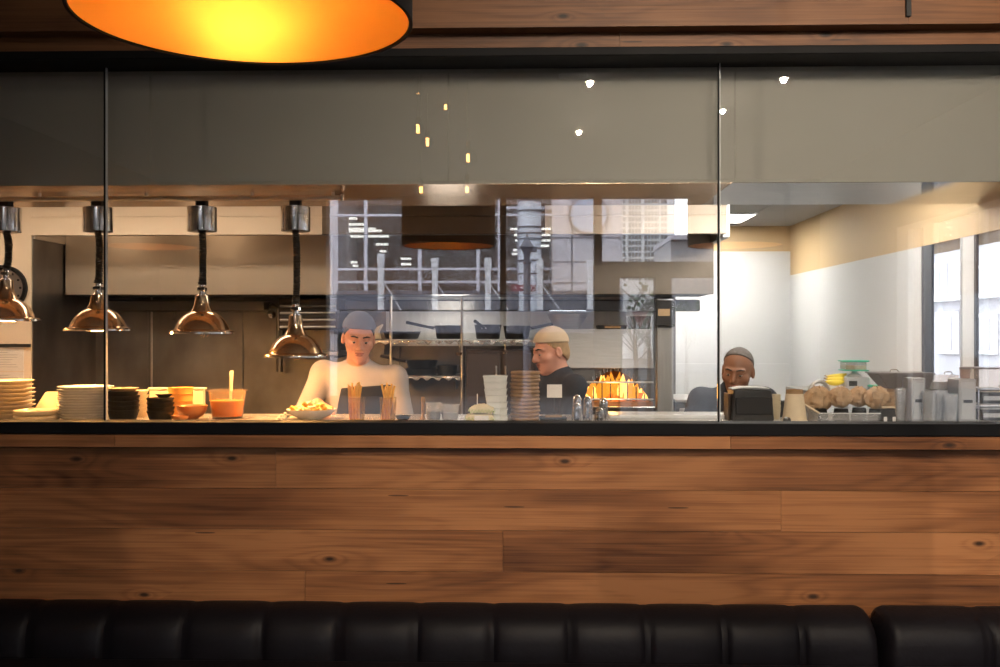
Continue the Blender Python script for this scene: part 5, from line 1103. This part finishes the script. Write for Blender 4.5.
for i, (px, r, Yq, lab) in enumerate(((818, .058, 4.52, 'largest, at the left end'), (841, .047, 4.47, 'second from the left'), (859, .045, 4.53, 'third from the left'), (877, .052, 4.47, 'at the right end'))):
    b = at(px, Yq)+Vector((0, 0, .003)); g = thing('wrapped_pastry', 'brown paper wrap in a black cup, clear tray, '+lab, 'pastry', b, 'paper wraps in the clear tray')
    MB().lathe([(0, 0), (r*.72, 0), (r*.78, .004), (r*.62, .052), (0, .052)], 32).obj('cup', M['blackbowl'], g)
    zt_ = zy(387, Yq)-ZC-.003; zc_ = zt_-r*.92; mb = MB(); n, m = 26, 16; vs = []
    ph = [rk.uniform(0, 6) for _ in range(6)]
    for q in range(m+1):
        t = PI*q/m
        for k in range(n):
            a = 2*PI*k/n; fold = 1+.13*math.sin(5*a+ph[0]+2*t)*math.sin(t)+.11*math.sin(9*a+ph[1]-3*t)+.10*rk.uniform(-1, 1)
            rr_ = r*math.sin(t)*fold if 0 < q < m else 0; vs.append((rr_*math.cos(a), rr_*math.sin(a)*.9, zc_-r*.98*math.cos(t)*(1+.05*math.sin(3*a+ph[2])+(.16*math.sin(6*a+ph[4])*math.sin(t) if t > PI*.5 else 0))))
    fs = [(q*n+k, q*n+(k+1) % n, (q+1)*n+(k+1) % n, (q+1)*n+k) for q in range(m) for k in range(n)]
    mb.add(vs, fs).obj('paper', M['kraft'], g, sharp=24)
    pk = MB()
    for k in range(5):
        a = 2*PI*k/5+ph[3]; pk.add([(.3*r*math.cos(a-.5), .3*r*math.sin(a-.5), zc_+r*.86), (.3*r*math.cos(a+.5), .3*r*math.sin(a+.5), zc_+r*.86), (.42*r*math.cos(a), .42*r*math.sin(a), zc_+r*1.12), (.1*r*math.cos(a), .1*r*math.sin(a), zc_+r*.9)], [(0, 1, 2), (0, 2, 3), (1, 3, 2), (0, 3, 1)])
    pk.obj('paper_tips', M['kraft'], g, sharp=5)
# rear shelf at right with scale, tubs, bananas
ZR = zy(388.5, 5.35); a0, a1 = P(800, 390, 5.35).x, KX1-.03
g = thing('rear_table', 'steel rear table behind the counter at the right', 'table', ((a0+a1)/2, 5.4, 0)); w_ = (a1-a0)/2
MB().box(-w_, w_, -.18, .25, ZR-.03, ZR).obj('worktop', M['steel'], g, bevel=.004)
for sx_ in (-1, 1):
    for sy_ in (-.14, .21): MB().box(sx_*(w_-.04)-.018, sx_*(w_-.04)+.018, sy_-.018, sy_+.018, 0, ZR-.03).obj('leg', M['steel'], g)
Yr = 5.35; s = S(Yr)
def rt_(px): return Vector((P(px, 388, Yr).x, Yr, ZR))
g = thing('kitchen_scale', 'grey kitchen scale with a pan under the green lidded tub', 'scale', rt_(854.5))
MB().box(-11.5*s, 11.5*s, -.06, .06, 0, 12*s).obj('body', M['greyplastic'], g, bevel=.006); MB().lathe([(0, 12*s), (7*s, 12*s), (6.5*s, 14*s), (3*s, 16*s), (2.4*s, 18*s), (0, 18*s)], 32).obj('stand', M['greyplastic'], g); MB().box(-9*s, -1*s, -.062, -.058, 3.5*s, 8.5*s).obj('display', M['darkplastic'], g)
for i, z_ in enumerate((18.1*s,)):
    g = thing('storage_tub', 'clear tub with green lid and base holding tan filling, standing on the scale', 'tub', rt_(853.5)+Vector((0, 0, z_)))
    MB().box(-12*s, 12*s, -.055, .055, 0, 1.2*s).obj('base', M['greenlid'], g, bevel=.002); MB().box(-10.5*s, 10*s, -.05, .05, 1.2*s, 8.8*s).obj('body', M['clear'], g, bevel=.004); MB().box(-10*s, -1.5*s, -.048, .048, 1.4*s, 5.5*s).obj('filling', M['tan'], g, bevel=.004); MB().box(-1.2*s, 9.5*s, -.048, .048, 1.4*s, 5.2*s).obj('pale_filling', M['plate_cream'], g, bevel=.004); MB().box(-12.3*s, 12.3*s, -.058, .058, 9.0*s, 10.4*s).obj('lid', M['greenlid'], g, bevel=.003)
g = thing('storage_tub', 'low clear tub with a green lid beside the scale, behind the paper wraps', 'tub', rt_(871)+Vector((0, -.11, 0))); MB().box(-7*s, 7*s, -.045, .045, 0, 3*s).obj('body', M['clear'], g, bevel=.003); MB().box(-7.5*s, 7.5*s, -.05, .05, 3*s, 5*s).obj('lid', M['greenlid'], g, bevel=.003)
g = thing('crate', 'low white crate under the bananas', 'crate', rt_(835)+Vector((0, .02, 0))); MB().box(-7*s, 7*s, -.06, .06, 0, 2.6*s).obj('body', M['plate_white'], g, bevel=.004); MB().box(-7.4*s, 7.4*s, -.063, .063, 2.6*s, 3.4*s).obj('rim', M['plate_white'], g, bevel=.002)
for i, (dx, dz_, rr_, lab) in enumerate(((0, 0, .0, 'lowest banana of the bunch left of the kitchen scale'), (.008, .016, .12, 'middle banana of the bunch left of the kitchen scale'), (.016, .032, .26, 'topmost banana of the bunch left of the kitchen scale'))):
    b = rt_(835.5)+Vector((dx-.01, -.02+.012*i, 3.6*s+.014+dz_*.8)); g = thing('banana', lab, 'banana', b, 'bananas')
    pts = [(-.052+.105*k/12, .0, -.012*math.cos((k/12-.5)*2.6)+.012+rr_*.05*(k/12)) for k in range(13)]; MB().tube(pts, [.003, .006, .0105, .0135, .0145, .015, .015, .015, .0145, .013, .0105, .006, .004], 10).obj('skin', M['banana'], g); MB().tube([pts[0], (-.062, 0, pts[0][2]+.004)], .0032, 6).obj('stem', M['boardwood'], g)
# pan on kraft bowls, lids and dispensers at the right
Yq = 4.62; s = S(Yq); rr = random.Random(21)
stack('kraft_bowl', 'bowl', 'brown kraft bowl in the stack under the tilted grey pan, %s', 888, 4.60, MB().lathe([(0, 0), (.030, 0), (.032, .002), (.039, .020), (.041, .021), (.041, .024), (.037, .024), (.031, .004), (0, .003)], 32), 8, .0165, M['kraft'], 'kraft bowls', jitter=.001, seed=22)
b = at(898, 4.60); g = thing('steel_pan', 'grey tapered steel pan with a wire handle on the kraft bowls', 'pan', (b.x, 4.60, ZC+.0165*7+.0245)); 
MB().hull8([(-14*s, -.06, 0), (26*s, -.06, 0), (26*s, .06, 0), (-14*s, .06, 0)], [(-25*s, -.085, 14*s), (28*s, -.085, 14*s), (28*s, .085, 14*s), (-25*s, .085, 14*s)]).obj('body', M['greypan'], g, bevel=.004); MB().box(-26*s, 29*s, -.09, .09, 14*s, 15.6*s).obj('rim', M['greypan'], g, bevel=.002)
MB().tube([(-8*s, 0, 15.5*s), (-7*s, 0, 18*s), (-1*s, 0, 18*s), (1*s, 0, 15.5*s)], .0028, 8).obj('wire_handle', M['steelbright'], g)
b = at(888, 4.36); g = thing('menu_clip', 'black angled holder with white stubs in front of the kraft bowls', 'holder', b); MB().hull8([(-.04, -.02, 0), (.033, -.02, 0), (.033, .03, 0), (-.04, .03, 0)], [(-.026, .0, .062), (.03, .0, .066), (.03, .02, .066), (-.026, .02, .062)]).obj('body', M['blackmatte'], g, bevel=.004); MB().box(-.022, .03, -.004, .02, .066, .072).obj('ticket', M['kraftlight'], g)
for q in (-.025, .012): MB().box(q, q+.012, -.026, -.020, 0, .030).obj('stub', M['paper'], g)
stack('cup_lid', 'lid', 'clear cup lid in the slim stack right of the kraft bowls, %s', 900.5, 4.40, MB().lathe([(0, .0), (.022, .0), (.026, .004), (.026, .007), (.018, .010), (.016, .016), (0, .016)], 28), 12, .0125, M['clear'], 'clear cup lids', jitter=.001, seed=23)
def cabinet_box(px0, px1, top, Y, lab, name='dispenser'):
    s = S(Y); b = at((px0+px1)/2, Y); g = thing(name, lab, 'dispenser', b, 'grey steel dispensers'); w_ = (px1-px0)/2*s; h = zy(top, Y)-ZC
    MB().box(-w_, w_, -.05, .07, 0, h).obj('body', M['greysteel'], g, bevel=.004); MB().box(-w_*.78, w_*.78, -.054, -.05, .012, h-.012).obj('face', M['greyplastic'], g, bevel=.002); MB().box(-w_*.5, w_*.5, -.058, -.054, h*.45, h*.52).obj('slot', M['darkplastic'], g)
cabinet_box(907, 921, 377, 4.48, 'grey steel dispenser between the slim lid stack and the clear tubs')
cabinet_box(954, 971, 378, 4.48, 'grey steel dispenser right of the clear tub stacks')
tubp = MB().lathe([(0, 0), (.024, 0), (.026, .003), (.030, .040), (.033, .042), (.033, .046), (.029, .046), (.025, .005), (0, .004)], 32)
for q, (px, n, lab) in enumerate(((929, 9, 'left'), (940.5, 9, 'middle'), (950, 8, 'right'))):
    stack('deli_tub', 'tub', 'clear deli tub, %s stack between the dispensers, %%s' % lab, px, 4.40+.055*(q % 2), tubp, n, .0115, M['clear'], 'clear deli tubs', jitter=.001, seed=30+q)
b = at(938, 4.62); g = thing('tub_rack', 'dark open rack behind the clear deli tubs', 'rack', b); s = S(4.62)
for sx_ in (-17, 17):
    MB().box(sx_*s-.006, sx_*s+.006, -.04, .06, 0, zy(381, 4.62)-ZC).obj('side', M['darkplastic'], g, bevel=.002)
for y in (412, 400, 389): MB().box(-17*s, 17*s, -.04, .06, zy(y, 4.62)-ZC-.006, zy(y, 4.62)-ZC).obj('shelf', M['steeldark'], g)
MB().box(-17*s, 17*s, .055, .06, .0, zy(381, 4.62)-ZC).obj('back', M['greyplastic'], g)
g = thing('clear_pan', 'clear shallow pan with a wire handle on top of the dark open rack', 'pan', (b.x, 4.62, zy(381, 4.62)+.001)); MB().hull8([(-14*s, -.06, 0), (13*s, -.06, 0), (13*s, .05, 0), (-14*s, .05, 0)], [(-17*s, -.07, 7*s), (15*s, -.07, 7*s), (15*s, .06, 7*s), (-17*s, .06, 7*s)]).obj('body', M['tubplastic'], g, bevel=.003)
MB().tube([(6*s, 0, 7*s), (7*s, 0, 9.5*s), (13*s, 0, 9.5*s), (14*s, 0, 7*s)], .0028, 8).obj('wire_handle', M['steelbright'], g)
b = at(966, 4.48); g = thing('canister', 'brown canister standing on the right hand dispenser', 'canister', (b.x, 4.49, zy(378, 4.48)+.001)); s = S(4.48)
MB().lathe([(0, 0), (4.4*s, 0), (4.6*s, .004), (5*s, 9*s), (0, 9*s)], 32).obj('body', M['brickbrown'], g); MB().lathe([(0, 9*s), (5.8*s, 9*s), (5.8*s, 11*s), (0, 11*s)], 32).obj('lid', M['greypan'], g)
# shelf unit at the right edge
b = at(990, 4.55); g = thing('counter_shelf', 'low steel wire shelf unit at the right edge of the counter', 'shelf', b); s = S(4.55)
for sx_ in (-17, 22):
    for sy_ in (-.06, .09): MB().tube([(sx_*s, sy_, 0), (sx_*s, sy_, zy(386, 4.55)-ZC)], .004, 8).obj('leg', M['steelbright'], g)
for y in (402, 386.5): MB().box(-18*s, 23*s, -.07, .1, zy(y, 4.55)-ZC-.004, zy(y, 4.55)-ZC).obj('shelf', M['steel'], g)
MB().tube([(10*s, -.075, zy(402, 4.55)-ZC), (1*s, -.075, zy(386, 4.55)-ZC+.01)], .003, 8).obj('brace', M['steelbright'], g)
for i, (y, c_, lab) in enumerate(((421, 'darkplastic', 'black tray on the counter under the wire shelf'), (402.2, 'darkplastic', 'black tray on the middle level of the wire shelf'))):
    p = P(991, y, 4.56); g = thing('shelf_tray', lab, 'tray', (p.x, 4.56, (ZC if i == 0 else zy(402, 4.55))+.0005), 'black trays in the wire shelf'); MB().hull8([(-13*s, -.045, 0), (15*s, -.045, 0), (15*s, .07, 0), (-13*s, .07, 0)], [(-15*s, -.05, 11*s), (17*s, -.05, 11*s), (17*s, .075, 11*s), (-15*s, .075, 11*s)]).obj('body', M[c_], g, bevel=.004); MB().box(-12*s, 12*s, -.052, -.046, 3*s, 7*s).obj('label', M['greyplastic'], g)
    MB().box(-15.4*s, 17.4*s, -.054, .078, 11*s, 12.2*s).obj('rim', M['kraftlight'] if i else M['greyplastic'], g)
p = P(988, 386, 4.57); g = thing('clear_pan', 'large clear food pan on top of the wire shelf at the right edge', 'pan', (p.x, 4.57, zy(386.5, 4.55)+.0005)); MB().hull8([(-13*s, -.06, 0), (20*s, -.06, 0), (20*s, .07, 0), (-13*s, .07, 0)], [(-16*s, -.07, 18*s), (23*s, -.07, 18*s), (23*s, .08, 18*s), (-16*s, .08, 18*s)]).obj('body', M['tubplastic'], g, bevel=.004); MB().box(-17*s, 24*s, -.075, .085, 18*s, 19.6*s).obj('rim', M['greypan'], g, bevel=.002)
# ---------------------------------------------------------------- people
def joints(**kw):
    J = dict(pelvis=(0, .01, .95), waist=(0, 0, 1.13), chest=(0, .0, 1.33), neck=(0, .02, 1.51), head=(0, -.01, 1.665), look=(0, 0, 0),
             shL=(-.185, .01, 1.45), shR=(.185, .01, 1.45), elL=(-.24, .03, 1.17), elR=(.24, .03, 1.17), wrL=(-.25, -.06, .94), wrR=(.25, -.06, .94),
             hdL=(-.03, -.25, -1), hdR=(.03, -.25, -1), hnL=(1, 0, 0), hnR=(-1, 0, 0))
    J.update(kw); return J
# chef in white, leaning a little, hand on the counter
p = P(361, 333, 5.28)
k = zy(311, 5.28)/1.80
dzc = 0
J = joints(head=(0.015, -.10, 1.675), look=(14, 16, 3), neck=(.0, -.02, 1.53), chest=(0, .0, 1.34), shL=(-.185, -.01, 1.49), shR=(.185, .0, 1.465), elL=(-.26, -.16, 1.28), wrL=(-.13, -.43, 1.362), hdL=(.55, -.75, -.22), hnL=(0, 0, -1), elR=(.25, -.02, 1.20), wrR=(.23, -.16, 1.06), hdR=(0, -.6, -.8), sleeve=.45)
person('chef in white jacket and slate cap behind the fries tumblers, head bent', (p.x, 5.22, 0), 0, J, M['skin_a'], (M['chefwhite'], M['darkcloth']), M['hair_dark'], cap=M['capblue'], apron=M['darkcloth'])
# cook in black at the oven, turned to the left
p = P(556, 350, 5.62)
J = joints(head=(0, -.09, 1.60), look=(0, 14, 0), neck=(0, -.03, 1.47), chest=(0, -.03, 1.29), waist=(0, -.01, 1.11), shL=(-.18, -.04, 1.41), shR=(.18, -.04, 1.41), elL=(-.23, -.10, 1.14), elR=(.22, -.12, 1.14), wrL=(-.16, -.34, 1.13), wrR=(.16, -.34, 1.13), hdL=(.2, -1, 0), hdR=(-.2, -1, 0), hnL=(0, 0, -1), hnR=(0, 0, -1), sleeve=.3)
person('cook in black with a pale tan cap working left of the flames, in profile', (p.x+.045, 5.62, 0), -math.radians(62), J, M['skin_a'], (M['darkcloth'], M['darkcloth']), M['hair_fair'], cap=M['captan'])
p = P(554.5, 391, 5.25); g = thing('order_slip', 'blank white order slip on a stand in front of the cook in black', 'slip', (p.x, 4.74, ZC)); p = P(554.5, 391, 4.74); s = S(4.74)
MB().box(p.x-g.location.x-7.5*s, p.x-g.location.x+7.5*s, -.002, .002, zy(397.5, 4.74)-ZC, zy(384.5, 4.74)-ZC).obj('sheet', M['paper'], g); MB().tube([(p.x-g.location.x, .006, 0), (p.x-g.location.x, .006, zy(390, 4.74)-ZC)], .003, 8).obj('stem', M['darkplastic'], g); MB().lathe([(0, 0), (.03, 0), (.03, .005), (0, .006)], 24, (p.x-g.location.x, .006, 0)).obj('foot', M['darkplastic'], g)
# man with short grey hair looking down behind the printer
p = P(733, 370, 5.45)
dz = zy(347, 5.45)-1.60
z_ = lambda a: a+dz
J = joints(head=(.0, -.12, z_(1.475)), look=(-24, 15, 5), neck=(0, -.02, z_(1.375)), chest=(0, .0, z_(1.17)), waist=(0, .03, 1.02), pelvis=(0, .08, .90), shL=(-.175, -.02, z_(1.315)), shR=(.165, -.02, z_(1.315)), elL=(-.30, -.10, z_(1.06)), elR=(.28, -.12, z_(1.06)), wrL=(-.15, -.30, z_(1.02)), wrR=(.12, -.30, z_(1.02)), hdL=(.5, -.8, -.1), hdR=(-.5, -.8, -.1), hnL=(0, 0, -1), hnR=(0, 0, -1), sleeve=.8)
person('man with cropped grey hair in a dark shirt looking down behind the ticket printer', (p.x, 5.45, 0), 0, J, M['skin_b'], (M['navy'], M['darkcloth']), M['hair_grey'], stubble=M['hair_grey'], hline=(-.020, .080))
# ---------------------------------------------------------------- light, sky, camera
w = bpy.data.worlds.new('overcast sky'); SC.world = w; w.use_nodes = True; nt = w.node_tree
for n in list(nt.nodes): nt.nodes.remove(n)
wo = nt.nodes.new('ShaderNodeOutputWorld'); bg = nt.nodes.new('ShaderNodeBackground'); nt.links.new(bg.outputs[0], wo.inputs[0])
tc = nt.nodes.new('ShaderNodeTexCoord'); nz = N(nt, 'ShaderNodeTexNoise', Scale=1.5, Detail=3.0); nt.links.new(tc.outputs['Generated'], nz.inputs['Vector'])
rp = nt.nodes.new('ShaderNodeValToRGB'); rp.color_ramp.elements[0].color = (.82, .88, .97, 1); rp.color_ramp.elements[1].color = (1, 1, 1, 1); nt.links.new(nz.outputs[0], rp.inputs[0])
nt.links.new(rp.outputs[0], bg.inputs[0]); bg.inputs[1].default_value = 9.0
cam = bpy.data.cameras.new('camera'); cam.sensor_width = 36; cam.lens = 36; cam.clip_start = .05; cam.clip_end = 400
co = bpy.data.objects.new('camera', cam); COL.objects.link(co); co.location = CAM; co.rotation_euler = (PI/2, 0, YAW); SC.camera = co
v = SC.view_settings; v.view_transform = 'Standard'; v.look = 'None'; v.gamma = 1; v.use_curve_mapping = False; v.exposure = 0.0
SC.cycles.use_denoising = True; SC.cycles.max_bounces = 10; SC.cycles.transparent_max_bounces = 40; SC.cycles.glossy_bounces = 6; SC.cycles.diffuse_bounces = 5
SC.cycles.caustics_reflective = True; SC.cycles.caustics_refractive = False; SC.cycles.sample_clamp_indirect = 4.0
